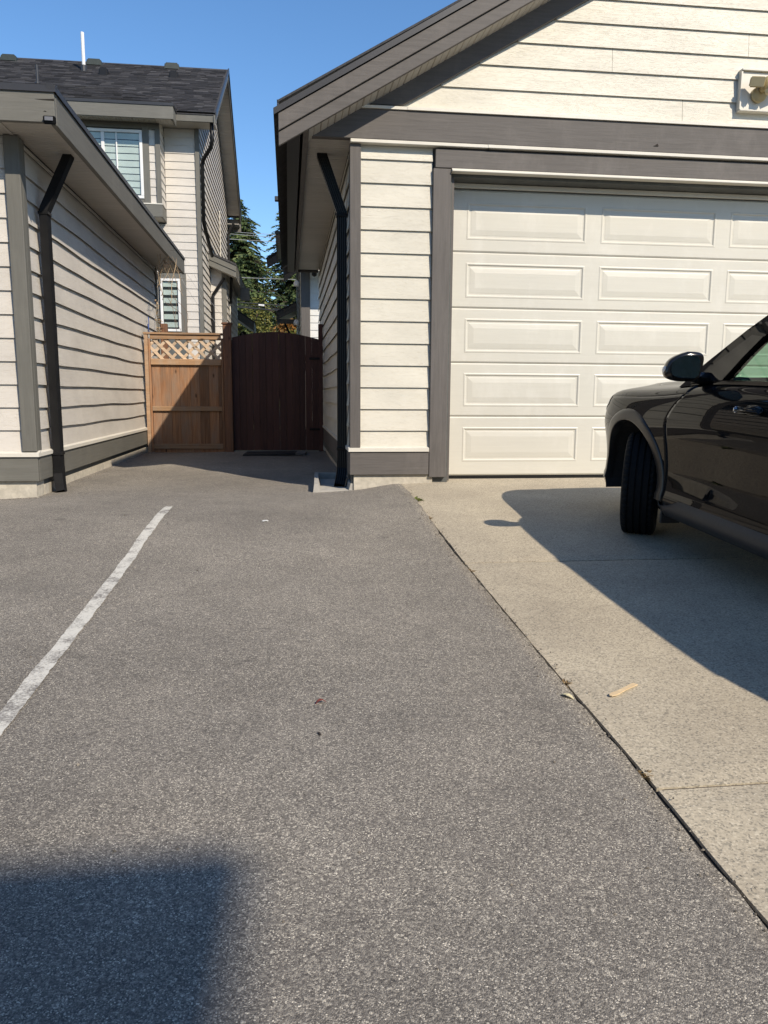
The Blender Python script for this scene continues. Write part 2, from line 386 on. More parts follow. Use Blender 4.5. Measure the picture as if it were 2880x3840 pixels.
def paint_mat():
    m, nt, b = new_mat('worn_road_paint')
    p = wpos(nt, (1, 1, 1))
    n1 = noise_n(nt, p, 95.0, 4, 0.75); n2 = noise_n(nt, p, 9.0, 4, 0.65)
    ad = nd(nt, 'ShaderNodeMath', operation='ADD'); nt.links.new(n1, ad.inputs[0]); nt.links.new(n2, ad.inputs[1])
    k = ramp(nt, ad.outputs[0], [(0.40, 1.0), (0.50, 0.0)])   # worn through where the two noises are low
    r = nd(nt, 'ShaderNodeMapRange'); r.inputs['From Min'].default_value = 0.82; r.inputs['From Max'].default_value = 1.06
    nt.links.new(ad.outputs[0], r.inputs['Value'])
    col = mixc(nt, (0.19, 0.178, 0.162), (0.56, 0.545, 0.49), r.outputs[0])
    nt.links.new(col, b.inputs['Base Color']); b.inputs['Roughness'].default_value = 0.75
    bump(nt, b, n1, 0.5, 0.003); return m
M_PAINT = paint_mat()
def parking_line():
    V, Fc = [], []; N = 190
    for i in range(N+1):
        y = 0.9 + (5.60-0.9)*i/N
        wob = 0.006*nz(y*3, 2.2) + 0.007*nz(y*11, 4.2) + 0.006*nz(y*33, 1.2)
        l = -0.888 + 0.006*nz(y*5, 7.7) + 0.004*nz(y*26, 3.0); r = -0.828 + wob*0.8
        if i == N: l += 0.012
        for x in (l, (l+r)/2, r): V.append((x, y, ground_z(x, y)+0.004))
    for i in range(N):
        for k in range(2): Fc.append((i*3+k, i*3+k+1, (i+1)*3+k+1, (i+1)*3+k))
    return tag(mesh('parking_line', V, Fc, M_PAINT, smooth=True), 'worn white painted parking line on the asphalt', 'marking', kind='structure')
parking_line()

# ------------------------------------------------------------------ lap siding
EXP = 0.178
def plank_row(parent, O, a, n, sb0, sb1, st0, st1, zb, zt, mat, name='plank', wave=0.0, lip=0.020, seed=0.0):
    O, a, n = Vector(O), Vector(a), Vector(n)
    L = max(sb1-sb0, st1-st0)
    k = max(1, int(L/0.4)) if wave else 1
    V, Fc = [], []
    for i in range(k+1):
        t = i/k
        sb = sb0+(sb1-sb0)*t; st = st0+(st1-st0)*t
        dz = wave*nz(sb*0.9+seed*3.1, zb*7.0, seed) if wave else 0.0
        for (s, d, z) in ((sb, lip, zb+dz), (sb, lip-.006, zb+dz), (sb, lip-.0075, zb+dz+.034), (sb, 0.0, zb+dz+.034), (st, 0.0, zt), (st, 0.0045, zt)):
            p = O + a*s + n*d; V.append((p.x, p.y, z))
    for i in range(k):
        q = i*6
        for j in range(6): Fc.append((q+j, q+(j+1) % 6, q+6+(j+1) % 6, q+6+j))
    Fc += [(5, 4, 3, 2, 1, 0), tuple(k*6+j for j in range(6))]
    o = mesh(name, V, Fc, mat, parent)
    me = o.data; bm = bmesh.new(); bm.from_mesh(me); bmesh.ops.recalc_face_normals(bm, faces=bm.faces); bm.to_mesh(me); bm.free()
    return o
def siding(parent, O, a, n, L, z0, z1, mat, clip=None, wave=0.0, joint=0.0, joints=None, lip=0.020):
    """rows of lapped planks on a wall; clip(z) gives the s range at a height; joints are butt joints"""
    z = z0; r = 0
    while z < z1-0.02:
        zt = min(z+EXP+0.012, z1)
        if clip: (b0, b1), (t0, t1) = clip(z), clip(min(z+EXP, z1))
        else: b0, b1, t0, t1 = 0, L, 0, L
        if b1-b0 > 0.03:
            cuts = []
            if joints and r in joints: cuts = [c for c in joints[r] if b0+.1 < c < b1-.1]
            elif joint and b1-b0 > joint*0.7:
                c = b0 + (0.25+0.6*random.random())*min(joint, b1-b0)
                while c < b1-0.3: cuts.append(c); c += joint
            eb = [b0]+cuts+[b1]
            for i in range(len(eb)-1):
                p0 = eb[i] if i == 0 else eb[i]+0.0015; p1 = eb[i+1] if i == len(eb)-2 else eb[i+1]-0.0015
                plank_row(parent, O, a, n, p0, p1, t0 if i == 0 else p0, t1 if i == len(eb)-2 else p1, z, zt, mat, wave=wave, lip=lip, seed=r*1.7)
        z += EXP; r += 1
X_, Y_, Zv = (1, 0, 0), (0, 1, 0), (0, 0, 1)

DS_PROF = []
def ds_profile(wd, dp):
    """ribbed rectangular downspout section, (a along N, b along B)"""
    pts = []; k = 5; r = 0.004
    for i in range(k*2+1):
        t = -wd/2 + wd*i/(k*2); pts.append((dp/2 - (r if i % 2 else 0), t))
    for i in range(3): pts.append((dp/2-dp*(i+1)/4, wd/2))
    for i in range(k*2+1):
        t = wd/2 - wd*i/(k*2); pts.append((-dp/2 + (r if i % 2 else 0), t))
    for i in range(3): pts.append((-dp/2+dp*(i+1)/4, -wd/2))
    return pts
def downspout(parent, x, y, zs, zbend, top, out, wd=0.085, dp=0.062, hint=(0, 1, 0), wallx=None, z_elbow=0.02):
    """upright pipe, kicked back to the gutter at the top, shoe at the foot"""
    path = [Vector(top)+Vector((0, 0, 0.03)), Vector(top), Vector((x, y, zbend)), Vector((x, y, z_elbow+0.0))]
    o = sweep('downspout', ds_profile(wd, dp), path, M_BLACK, parent, hint)
    foot = [Vector((x, y, z_elbow+0.03)), Vector((x, y, z_elbow-0.03)), Vector((x, y, z_elbow-0.03))+(Vector(out)-Vector((x, y, z_elbow-.03)))*0.45+Vector((0, 0, -.02)), Vector(out)]
    k = 1.09
    sweep('shoe', ds_profile(wd*k, dp*k), foot, M_BLACK, o, hint, caps=False)
    for zz in (zbend-0.03, z_elbow+0.13):
        e = 0.008
        if hint[0]: box('strap', x-dp/2-e, x+dp/2+e, y-wd/2-e, y+wd/2+e, zz, zz+0.025, M_BLACK, o, 0.003)
        else: box('strap', x-wd/2-e, x+wd/2+e, y-dp/2-e, y+dp/2+e, zz, zz+0.025, M_BLACK, o, 0.003)
    return o

# ------------------------------------------------------------------ overhead garage door
def door_panel_mesh(wd, ht):
    """one embossed panel: lip, cove, bevel, field.  local x right, z up, front towards -y"""
    rings = [(0.0, 0.0), (0.006, -0.0025), (0.014, -0.0025), (0.024, 0.0055), (0.036, 0.0055), (0.042, 0.004), (0.080, 0.000), (0.084, 0.000)]
    V, Fc = [], []
    for (i, d) in rings:
        V += [(i, d, i), (wd-i, d, i), (wd-i, d, ht-i), (i, d, ht-i)]
    for r in range(len(rings)-1):
        for k in range(4):
            Fc.append((r*4+k, r*4+(k+1) % 4, r*4+4+(k+1) % 4, r*4+4+k))
    q = (len(rings)-1)*4; Fc.append((q, q+1, q+2, q+3))
    me = bpy.data.meshes.new('raised_panel'); me.from_pydata(V, [], Fc); me.materials.append(M_DOOR); me.update(); return me
def garage_door(parent, x0, x1, y, label=None):
    hs = [0.515, 0.457, 0.457, 0.457, 0.50]; wd = x1-x0
    d = box('garage_door', x0-0.02, x1+0.02, y+0.045, y+0.06, 0.0, 2.46, M_DOOR, parent)
    if label: d['label'] = label
    box('bottom_seal', x0, x1, y+0.012, y+0.045, -0.016, 0.014, M_BLACK, d)
    z = 0.014; npan = 4; pitch = (wd-0.16)/npan
    for s, h in enumerate(hs):
        hb = h-0.003
        ph = 0.285 if s not in (0, 4) else 0.30; pz = z + (hb-ph)/2 + (0.015 if s == 0 else 0.0)
        pw = pitch-0.13
        px = [x0+0.08+pitch*i+0.065 for i in range(npan)]
        V, Fc = [], []
        def quad(a, b, c, e, yy=y):
            n = len(V); V.extend([(a, yy, c), (b, yy, c), (b, yy, e), (a, yy, e)]); Fc.append((n, n+1, n+2, n+3))
        lip = 0.012
        quad(x0, x1, z+lip, pz); quad(x0, x1, pz+ph, z+hb-lip)
        ed = [x0]+sum([[p, p+pw] for p in px], [])+[x1]
        for i in range(0, len(ed), 2): quad(ed[i], ed[i+1], pz, pz+ph)
        n = len(V); V.extend([(x0, y, z+lip), (x1, y, z+lip), (x1, y+0.008, z), (x0, y+0.008, z)]); Fc.append((n+3, n+2, n+1, n))
        n = len(V); V.extend([(x0, y, z+hb-lip), (x1, y, z+hb-lip), (x1, y+0.008, z+hb), (x0, y+0.008, z+hb)]); Fc.append((n, n+1, n+2, n+3))
        quad(x0, x1, z, z+hb, y+0.04)
        n = len(V); V.extend([(x0, y+0.008, z), (x1, y+0.008, z), (x1, y+0.04, z), (x0, y+0.04, z)]); Fc.append((n, n+1, n+2, n+3))
        mesh('door_section', V, Fc, M_DOOR, d)
        me = door_panel_mesh(pw, ph)
        for p in px: link('raised_panel', me, d, Vector((p, y, pz))-off(d))
        z += h
    return d

# ------------------------------------------------------------------ right garage (gable towards the lot)
SL = 0.583
XR0, XR1, XM = 0.50, 7.05, 3.775
YB = 12.9
GR = thing('gabled_garage', (XM, 6.4, -0.1), 'cream lap-sided garage with brown-grey trim, gable roof and wide panelled door', 'garage')
box('wall_core', XR0+.02, 1.33, 6.425, 6.60, -.05, 2.66, M_DARKGAP, GR)
box('wall_core', 6.22, XR1-.02, 6.425, 6.60, -.05, 2.66, M_DARKGAP, GR)
box('wall_core', XR0+.02, XR0+.12, 6.62, YB, -.05, 2.70, M_DARKGAP, GR)
box('wall_core', XR1-.12, XR1-.02, 6.62, YB, -.05, 2.70, M_DARKGAP, GR)
box('back_wall', XR0+.12, XR1-.12, YB-.1, YB, -.05, 2.70, M_SIDR, GR)
prism('gable_core', [(XR0+.02, 2.66), (XR1-.02, 2.66), (XM, 2.66+SL*(XM-XR0))], 'y', 6.425, 6.60, M_DARKGAP, GR)
prism('gable_core', [(XR0+.02, 2.71), (XR1-.02, 2.71), (XM, 2.71+SL*(XM-XR0))], 'y', YB-.09, YB-.01, M_SIDR, GR)
# foundation, base trim, flashing
box('foundation', XR0+.035, 1.20, 6.405, 6.61, -.35, 0.05, M_FOUND, GR); box('foundation', 6.30, XR1-.035, 6.405, 6.61, -.35, .05, M_FOUND, GR)
box('foundation', XR0+.03, XR0+.13, 6.615, YB+.01, -.35, 0.06, M_FOUND, GR); box('foundation', XR1-.13, XR1-.03, 6.615, YB+.01, -.35, .06, M_FOUND, GR)
for (a, b) in ((XR0, 1.163), (6.385, XR1)):
    box('base_board', a, b, 6.378, 6.42, 0.046, 0.240, M_TRR, GR, 0.003)
    prism('flashing', [(6.366, 0.240), (6.366, 0.268), (6.385, 0.272), (6.42, 0.285), (6.42, 0.240)], 'x', a-.012, b, M_FLASH, GR)
box('base_board', XR0-.002, XR0+.035, 6.424, YB, 0.046, 0.240, M_TRR, GR, 0.003)
box('flashing', XR0-.015, XR0+.03, 6.422, YB, 0.241, 0.275, M_FLASH, GR, 0.004)
# corner boards
box('corner_board', XR0, 0.588, 6.380, 6.425, 0.272, 2.652, M_TRRV, GR, 0.004)
box('corner_board', XR0+.003, XR0+.04, 6.428, 6.50, 0.277, 2.66, M_TRRV, GR, 0.004)
box('corner_board', 6.962, XR1, 6.380, 6.425, 0.272, 2.652, M_TRRV, GR, 0.004)
# front siding either side of the door
siding(GR, (0.590, 6.422, 0), X_, (0, -1, 0), 0.575, 0.285-.05, 2.652, M_SIDR)
siding(GR, (6.386, 6.422, 0), X_, (0, -1, 0), 0.575, 0.285-.05, 2.652, M_SIDR)
# side siding facing the passage
siding(GR, (XR0+.022, 6.503, 0), Y_, (-1, 0, 0), YB-6.503, 0.26, 2.672, M_SIDR, wave=0.012, joint=3.6, lip=0.027)
# beam, flashings and header
box('beam', 0.182, 7.37, 6.355, 6.42, 2.682, 2.903, M_TRR, GR, 0.004)
for (a, b) in ((0.503, 1.62), (1.60, 4.1), (4.08, 7.05)):
    box('flashing', a, b, 6.350 - (0.003 if a == 1.60 else 0), 6.424, 2.654, 2.680, M_FLASH, GR, 0.003)
for (a, b) in ((0.53, 0.955), (0.95, 4.2), (4.19, 7.0)):
    prism('flashing', [(6.343 - (0.003 if a == .95 else 0), 2.906), (6.343 - (0.003 if a == .95 else 0), 2.928), (6.37, 2.932), (6.42, 2.944), (6.42, 2.906)], 'x', a, b, M_FLASH, GR)
box('header', 1.182, 6.37, 6.374, 6.42, 2.497, 2.640, M_TRR, GR, 0.004)
box('door_jamb', 1.167, 1.312, 6.378, 6.425, 0.022, 2.494, M_TRRV, GR, 0.004)
box('door_jamb', 6.238, 6.383, 6.378, 6.425, 0.022, 2.494, M_TRRV, GR, 0.004)
box('door_stop', 1.318, 1.349, 6.43, 6.60, -0.012, 2.445, M_TRRV, GR, 0.002); box('door_stop', 6.20, 6.232, 6.43, 6.60, -0.012, 2.445, M_TRRV, GR, 0.002)
box('flashing', 1.315, 6.235, 6.352, 6.43, 2.470, 2.484, M_FLASH, GR, 0.003)
box('flashing', 1.315, 6.235, 6.366, 6.43, 2.486, 2.4945, M_FLASH, GR)
box('header_soffit', 1.33, 6.22, 6.432, 6.60, 2.448, 2.468, M_DARKGAP, GR)
box('head_casing', 1.33, 6.22, 6.432, 6.62, 2.470, 2.66, M_DARKGAP, GR)
box('weather_strip', 1.352, 6.198, 6.585, 6.600, 2.405, 2.444, M_FLASH, GR, 0.003)
garage_door(GR, 1.352, 6.198, 6.602, 'cream five-section overhead door with embossed rectangular panels')
# gable siding
def gclip(z):
    d = (z-2.935)/SL; return (0.897+d-0.55+0.02, 7.0-(0.897-0.55)-d-0.57)
siding(GR, (0.55, 6.422, 0), X_, (0, -1, 0), 6.5, 2.937, 4.60, M_SIDR, clip=gclip, joints={0: [2.69], 2: [2.07, 5.1], 3: [3.23], 4: [4.4], 5: [1.9, 5.0]})
def mirror(p): return [(2*XM-a, b) for (a, b) in p][::-1]
def rakeline(x, z0, x0): return z0+SL*(x-x0)
def rake_board(name, x0, zl, zh, y0, y1, mat, xe=XM, sub=0.003):
    p = [(x0, zl), (xe, zl+SL*(xe-x0)), (xe, zh+SL*(xe-x0)), (x0, zh)]
    prism(name, p, 'y', y0, y1, mat, GR, sub); prism(name, mirror(p), 'y', y0, y1, mat, GR, sub)
fp = [(0.645, 2.946), (0.91, 2.946), (XM, 2.944+SL*(XM-.91)), (XM, 3.095+SL*(XM-.91))]
prism('frieze_board', fp, 'y', 6.372, 6.424, M_TRR, GR, .003); prism('frieze_board', mirror(fp), 'y', 6.372, 6.424, M_TRR, GR, .003)
rake_board('rake_fascia', -0.05, 2.632, 2.752, 6.100, 6.138, M_TRR)
rake_board('rake_fascia', -0.05, 2.530, 2.629, 6.118, 6.150, M_TRR)
rake_board('rake_drip_edge', -0.082, 2.738, 2.782, 6.085, 6.099, M_DRIP, sub=0.0)
rake_board('rake_fascia', -0.05, 2.632, 2.752, YB+.28, YB+.31, M_TRR)
# roof decks
def roof_slab(xs, z0, th, y0, y1, mat):
    p = [(xs, z0), (XM, z0+SL*(XM-xs)), (XM, z0+th+SL*(XM-xs)), (xs, z0+th)]
    prism('roof', p, 'y', y0, y1, mat, GR); prism('roof', mirror(p), 'y', y0, y1, mat, GR)
M_SHING = grain_mat('shingle_dark', (0.045, 0.044, 0.046), (14, 14, 14), 0.4, 0.9, 0.5, 0.0)
roof_slab(-0.085, 2.755, 0.028, 6.088, YB+.32, M_SHING)
# rake soffit strips under the gable overhang
ca, sa = math.cos(math.atan(SL)), math.sin(math.atan(SL))
def soffit_strip_mesh(wd, ln, mat):
    """one ribbed vinyl strip, thin box with a groove, local x along row, y across"""
    bm = bmesh.new(); t = 0.006
    prof_ = [(0.002, 0), (0.008, -0.006), (wd*.46, -0.006), (wd*.5, -0.001), (wd*.54, -0.006), (wd-.008, -0.006), (wd-.002, 0), (wd-.002, 0.006), (0.002, 0.006)]
    a = [bm.verts.new((p[0], 0, p[1])) for p in prof_]; b = [bm.verts.new((p[0], ln, p[1])) for p in prof_]; n = len(prof_)
    bm.faces.new(a); bm.faces.new(b[::-1])
    for i in range(n): bm.faces.new((a[i], a[(i+1) % n], b[(i+1) % n], b[i]))
    bmesh.ops.recalc_face_normals(bm, faces=bm.faces)
    me = bpy.data.meshes.new('soffit_strip'); bm.to_mesh(me); bm.free(); me.materials.append(mat); return me
me = soffit_strip_mesh(0.125, 0.275, M_SOF)
for i in range(38):
    x = 0.16 + 0.125*ca*i
    if x > XM-.12: break
    o = link('soffit_strip', me, GR, Vector((x, 6.142, 2.663+SL*(x-0.16)))-off(GR)); o.rotation_euler = (0, -math.atan(SL), 0)
# eave along the passage: soffit, fascia, gutter
me = soffit_strip_mesh(0.1, 0.335, M_SOF)
n = int((YB-6.42)/0.1)
for i in range(n):
    o = link('soffit_strip', me, GR, Vector((0.515, 6.424+0.1*i, 2.688))-off(GR)); o.rotation_euler = (0, 0, math.pi/2)
box('fascia', 0.135, 0.178, 6.152, YB+.02, 2.655, 2.80, M_TRR, GR, 0.003)
sweep('gutter', [(-.05, -.06), (-.055, .04), (.06, .055), (.06, .05), (-.045, .035), (-.04, -.055), (.06, -.055), (.06, -.06)], [(0.072, 6.155, 2.705), (0.072, YB+.02, 2.705)], M_DRIP, GR)
box('fascia', 7.372, 7.415, 6.152, YB+.02, 2.655, 2.80, M_TRR, GR, 0.003)
box('eave_soffit', 7.05, 7.37, 6.152, YB, 2.682, 2.694, M_SOF, GR)
box('soffit_end', 0.18, 0.50, YB, YB+.02, 2.655, 2.72, M_TRR, GR)
downspout(GR, 0.459, 6.72, 0.2, 2.20, (0.300, 6.79, 2.668), (0.425, 6.60, -0.075), wd=0.082, dp=0.062, hint=(0, 1, 0), z_elbow=0.10)

# ------------------------------------------------------------------ left garage (hipped eaves)
GL = thing('hipped_garage', (-5.0, 6.4, -0.14), 'beige lap-sided garage with grey trim, level eaves and black downspout', 'garage')
XL, YLB = -1.975, 12.6; XLW = -8.4
box('wall_core', XLW+.1, XL-.045, 6.43, 6.60, -.05, 2.62, M_DARKGAP, GL)
box('wall_core', XL-.13, XL-.045, 6.61, YLB, -.05, 2.62, M_DARKGAP, GL)
box('back_wall', XLW+.1, XL-.14, YLB-.1, YLB-.002, -.05, 2.62, M_SIDL, GL)
box('foundation', XLW+.08, XL-.030, 6.415, 6.605, -.4, 0.012, M_FOUND, GL)
box('foundation', XL-.14, XL-.028, 6.615, YLB+.02, -.4, -.04, M_FOUND, GL)
box('membrane', XL-.14, XL-.034, 6.62, YLB+.01, -.036, 0.02, M_DARKGAP, GL)
box('base_board', XLW, XL, 6.382, 6.424, 0.010, 0.204, M_TRL, GL, 0.003)
box('base_board', XL-.036, XL, 6.427, YLB, 0.010, 0.204, M_TRL, GL, 0.003)
prism('flashing', [(6.366, 0.205), (6.366, 0.232), (6.385, 0.238), (6.425, 0.252), (6.425, 0.205)], 'x', XLW, XL+.016, M_FLASH, GL)
prism('flashing', [(XL-.045, 0.252), (XL-.005, 0.240), (XL+.014, 0.234), (XL+.014, 0.205), (XL-.045, 0.205)], 'y', 6.428, YLB, M_FLASH, GL)
box('corner_board', XL-.110, XL, 6.376, 6.425, 0.246, 2.60, M_TRLV, GL, 0.004)
box('corner_board', XL-.036, XL-.001, 6.428, 6.51, 0.250, 2.60, M_TRLV, GL, 0.004)
box('corner_board', XL-.042, XL-.002, YLB-.10, YLB, 0.250, 2.60, M_TRLV, GL, 0.004)
siding(GL, (XL-.112, 6.424, 0), (-1, 0, 0), (0, -1, 0), 0.60, 0.235, 2.602, M_SIDL)
siding(GL, (XL-.044, 6.512, 0), Y_, (1, 0, 0), YLB-.10-6.512, 0.235, 2.602, M_SIDL, wave=0.016, joint=3.66, lip=0.027)
box('door_jamb', -2.835, -2.690, 6.378, 6.425, -.02, 2.494, M_TRLV, GL, 0.004); box('header', -7.9, -2.69, 6.374, 6.425, 2.497, 2.60, M_TRL, GL, 0.004)
garage_door(GL, -7.70, -2.85, 6.405)
siding(GL, (-7.72, 6.424, 0), (-1, 0, 0), (0, -1, 0), 0.66, 0.235, 2.602, M_SIDL)
# eaves: fascia, drip edge, soffit
ex, ey = -1.622, 6.08
box('fascia', XLW-.4, ex-.002, ey-.002, ey+.038, 2.605, 2.812, M_TRL, GL, 0.003)
box('fascia', ex-.040, ex, ey+.041, YLB+.45, 2.597, 2.812, M_TRL, GL, 0.003)
prism('drip_edge', [(ey-.014, 2.806), (ey-.010, 2.853), (ey+.05, 2.870), (ey+.05, 2.814), (ey-.005, 2.814)], 'x', XLW-.4, ex+.012, M_DRIP, GL)
prism('drip_edge', [(ex+.014, 2.806), (ex+.010, 2.853), (ex-.05, 2.870), (ex-.05, 2.814), (ex+.004, 2.814)], 'y', ey-.013, YLB+.46, M_DRIP, GL)
xa, xb, ya, yb = XLW-.4, ex, ey, YLB+.45; rz = 2.856; rh = 1.1; ins = 3.2
mesh('roof', [(xa, ya, rz), (xb, ya, rz), (xb, yb, rz), (xa, yb, rz), (xa+ins, (ya+yb)/2, rz+rh), (xb-ins, (ya+yb)/2, rz+rh)], [(0, 1, 5, 4), (2, 3, 4, 5), (1, 2, 5), (3, 0, 4), (3, 2, 1, 0)], M_SHING, GL)
me = soffit_strip_mesh(0.1, 0.345, M_SOF)
for i in range(int((YLB+.4-ey)/0.1)):
    y = ey+.04+0.1*i
    o = link('soffit_strip', me, GL, Vector((ex-.038, y, 2.612))-off(GL)); o.rotation_euler = (0, 0, math.pi/2)
box('front_soffit', XLW-.36, ex-.385, ey+.04, 6.43, 2.606, 2.618, M_SOF, GL)
box('soffit_trim', ex-.405, ex-.383, ey+.04, 6.376, 2.598, 2.605, M_SOF, GL)
downspout(GL, -1.932, 6.79, 0.2, 2.15, (-1.745, 6.87, 2.600), (-1.900, 6.715, -0.125), wd=0.085, dp=0.065, hint=(1, 0, 0), z_elbow=0.06)

# ------------------------------------------------------------------ fence panel, post, gate
FY = 11.20
FP = thing('lattice_fence', (-1.42, FY, -.12), 'weathered cedar fence panel with diagonal lattice top beside the beige garage', 'fence')
box('stile', -1.965, -1.915, FY-.045, FY+.02, -.13, 1.515, M_CEDH, FP, .004); box('stile', -1.912, -1.885, FY-.03, FY+.03, -.10, 1.46, M_CED, FP, .003)
box('stile', -0.925, -0.897, FY-.035, FY+.03, -.12, 1.475, M_CED, FP, .003)
box('top_rail', -1.975, -0.902, FY-.055, FY+.035, 1.516, 1.545, M_CEDH, FP, .004); box('rail', -1.884, -0.927, FY-.034, FY+.03, 1.455, 1.512, M_CEDH, FP, .003)
box('rail', -1.884, -0.927, FY-.036, FY-.002, 1.105, 1.185, M_CEDH, FP, .004); box('rail', -1.884, -0.927, FY-.034, FY-.002, 0.470, 0.535, M_CEDH, FP, .004)
box('rail', -1.884, -0.927, FY-.036, FY-.002, -0.060, 0.010, M_CEDH, FP, .004); box('kick_board', -1.884, -0.927, FY-.015, FY+.02, -.14, -.064, M_CED, FP, .003)
bx = -1.882; ws = [0.118, 0.140, 0.118, 0.148, 0.124, 0.128, 0.132]
for wv in ws+[0.0]:
    w_ = wv if wv else (-0.929-bx)
    if w_ > .03: box('board', bx+.0003, bx+w_-.0003, FY+.001+0.004*random.random(), FY+.022, -.058, 1.19, M_CED, FP, .003)
    bx += w_
def lattice():
    x0, x1, z0, z1 = -1.884, -0.927, 1.186, 1.454
    H = z1-z0; pitch = 0.155; hw = 0.027
    for (sgn, yy, rng) in ((-1, FY-.012, 0), (1, FY+.002, 0.07)):
        c = x0 - H + rng
        while c < x1 + H:
            poly = [(c-hw, z0), (c+hw, z0), (c+hw+H, z1), (c-hw+H, z1)] if sgn > 0 else [(c-hw+H, z0), (c+hw+H, z0), (c+hw, z1), (c-hw, z1)]
            out = poly
            for (lim, s) in ((x0, 1), (x1, -1)):
                new = []
                for i in range(len(out)):
                    a, b = out[i], out[(i+1) % len(out)]
                    ia, ib = s*(a[0]-lim) >= 0, s*(b[0]-lim) >= 0
                    if ia: new.append(a)
                    if ia != ib:
                        t = (lim-a[0])/(b[0]-a[0]); new.append((lim, a[1]+t*(b[1]-a[1])))
                out = new
                if len(out) < 3: break
            if len(out) >= 3: prism('lattice_slat', out, 'y', yy, yy+.011, M_LATT, FP)
            c += pitch
lattice()
PT = thing('fence_post', (-0.835, FY, -.12), 'reddish cedar post with flat cap between lattice fence and brown gate', 'post')
box('shaft', -0.893, -0.782, FY-.05, FY+.06, -.16, 1.665, M_POST, PT, .006)
bm = bmesh.new(); add_box(bm, -.912, -.762, FY-.07, FY+.08, 1.665, 1.692); bmesh.ops.bevel(bm, geom=list(bm.edges), offset=.008, segments=2, affect='EDGES'); bm_obj('cap', bm, M_POST, PT)
bm = bmesh.new(); add_box(bm, -.895, -.779, FY-.053, FY+.063, 1.640, 1.664); bm_obj('collar', bm, M_POST, PT)
P2 = thing('fence_post', (-0.75, 14.2, -.12), 'short cedar post with flat cap showing behind the brown gate', 'post')
box('shaft', -0.80, -0.69, 14.2, 14.31, -.16, 1.69, M_POST, P2, .006); box('cap', -.82, -.67, 14.18, 14.33, 1.69, 1.72, M_POST, P2, .006)
P3 = thing('fence_post', (-1.87, 12.4, -.12), 'cedar post end rising above the lattice panel by the garage wall', 'post')
box('shaft', -1.93, -1.83, 12.4, 12.5, -.16, 1.77, M_POST, P3, .006)
GT = thing('garden_gate', (-0.17, FY+.05, -.10), 'dark brown plank gate with arched top between the garages', 'gate')
gx0, gx1 = -0.775, 0.432; NP = 13; pw = (gx1-gx0)/NP
def gtop(x):
    t = (x-gx0)/(gx1-gx0); return 1.475 + 0.105*math.sin(math.pi*min(1, max(0, 0.06+0.90*t)))
for i in range(NP):
    xa, xb = gx0+pw*i, gx0+pw*(i+1)-(0.0018 if i in (2, 6, 10) else 0.0004)
    sh = 0.002*random.uniform(-1, 1); k = 4
    poly = [(xa, -.085), (xb, -.085)] + [(xb+(xa-xb)*j/k + sh*j*0, gtop(xb+(xa-xb)*j/k)) for j in range(k+1)]
    yj = random.uniform(-.006, .006)
    prism('plank', poly, 'y', FY+.03+yj, FY+.048+yj, M_GATE, GT, .003)
for z in (0.12, 1.18): box('rail', gx0+.02, gx1-.02, FY+.054, FY+.09, z, z+.09, M_GATE, GT, .003)
sweep('brace', [(-.015, -.04), (.015, -.04), (.015, .04), (-.015, .04)], [(gx0+.08, FY+.105, .2), (gx1-.08, FY+.105, 1.2)], M_GATE, GT, (0, 1, 0))
box('hinge_post', 0.4325, 0.494, FY+.02, FY+.10, -.15, 1.70, M_GATE, GT, .004)
box('latch_stile', -.7805, -.7765, FY+.03, FY+.09, -.1, 1.46, M_GATE, GT)
for z in (0.2, 1.2): box('hinge', 0.30, 0.45, FY+.015, FY+.024, z, z+.03, M_BLACK, GT, .002)

# ------------------------------------------------------------------ houses behind the fence
def glass_mat(name, tint, rough=0.02, mixr=0.15):
    m = bpy.data.materials.new(name); m.use_nodes = True; nt = m.node_tree; nt.nodes.clear()
    out = nd(nt, 'ShaderNodeOutputMaterial'); tr = nd(nt, 'ShaderNodeBsdfTransparent'); gl = nd(nt, 'ShaderNodeBsdfGlossy')
    tr.inputs[0].default_value = (*tint, 1); gl.inputs['Roughness'].default_value = rough
    fr = nd(nt, 'ShaderNodeFresnel'); gg = nd(nt, 'ShaderNodeNewGeometry'); mr = nd(nt, 'ShaderNodeMapRange')
    mr.inputs['To Min'].default_value = 1.5; mr.inputs['To Max'].default_value = 1/1.5; nt.links.new(gg.outputs['Backfacing'], mr.inputs['Value']); nt.links.new(mr.outputs[0], fr.inputs[0])
    # wavy panes: a faint slow bump keeps reflections from looking ruled
    n = noise_n(nt, wpos(nt, (2.5, 2.5, 2.5)), 1.0, 2, 0.5); b = nd(nt, 'ShaderNodeBump'); b.inputs['Strength'].default_value = 0.02; b.inputs['Distance'].default_value = 0.02
    nt.links.new(n, b.inputs['Height']); nt.links.new(b.outputs[0], gl.inputs['Normal'])
    mx = nd(nt, 'ShaderNodeMixShader'); nt.links.new(fr.outputs[0], mx.inputs[0]); nt.links.new(tr.outputs[0], mx.inputs[1]); nt.links.new(gl.outputs[0], mx.inputs[2])
    nt.links.new(mx.outputs[0], out.inputs[0]); return m
M_GLASS = glass_mat('window_glass', (0.90, 0.94, 0.93))
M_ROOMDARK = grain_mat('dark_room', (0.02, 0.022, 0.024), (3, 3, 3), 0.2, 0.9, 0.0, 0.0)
M_BLIND = grain_mat('blind_fabric', (0.66, 0.66, 0.63), (9, 9, 9), 0.04, 0.8, 0.05, 0.06)
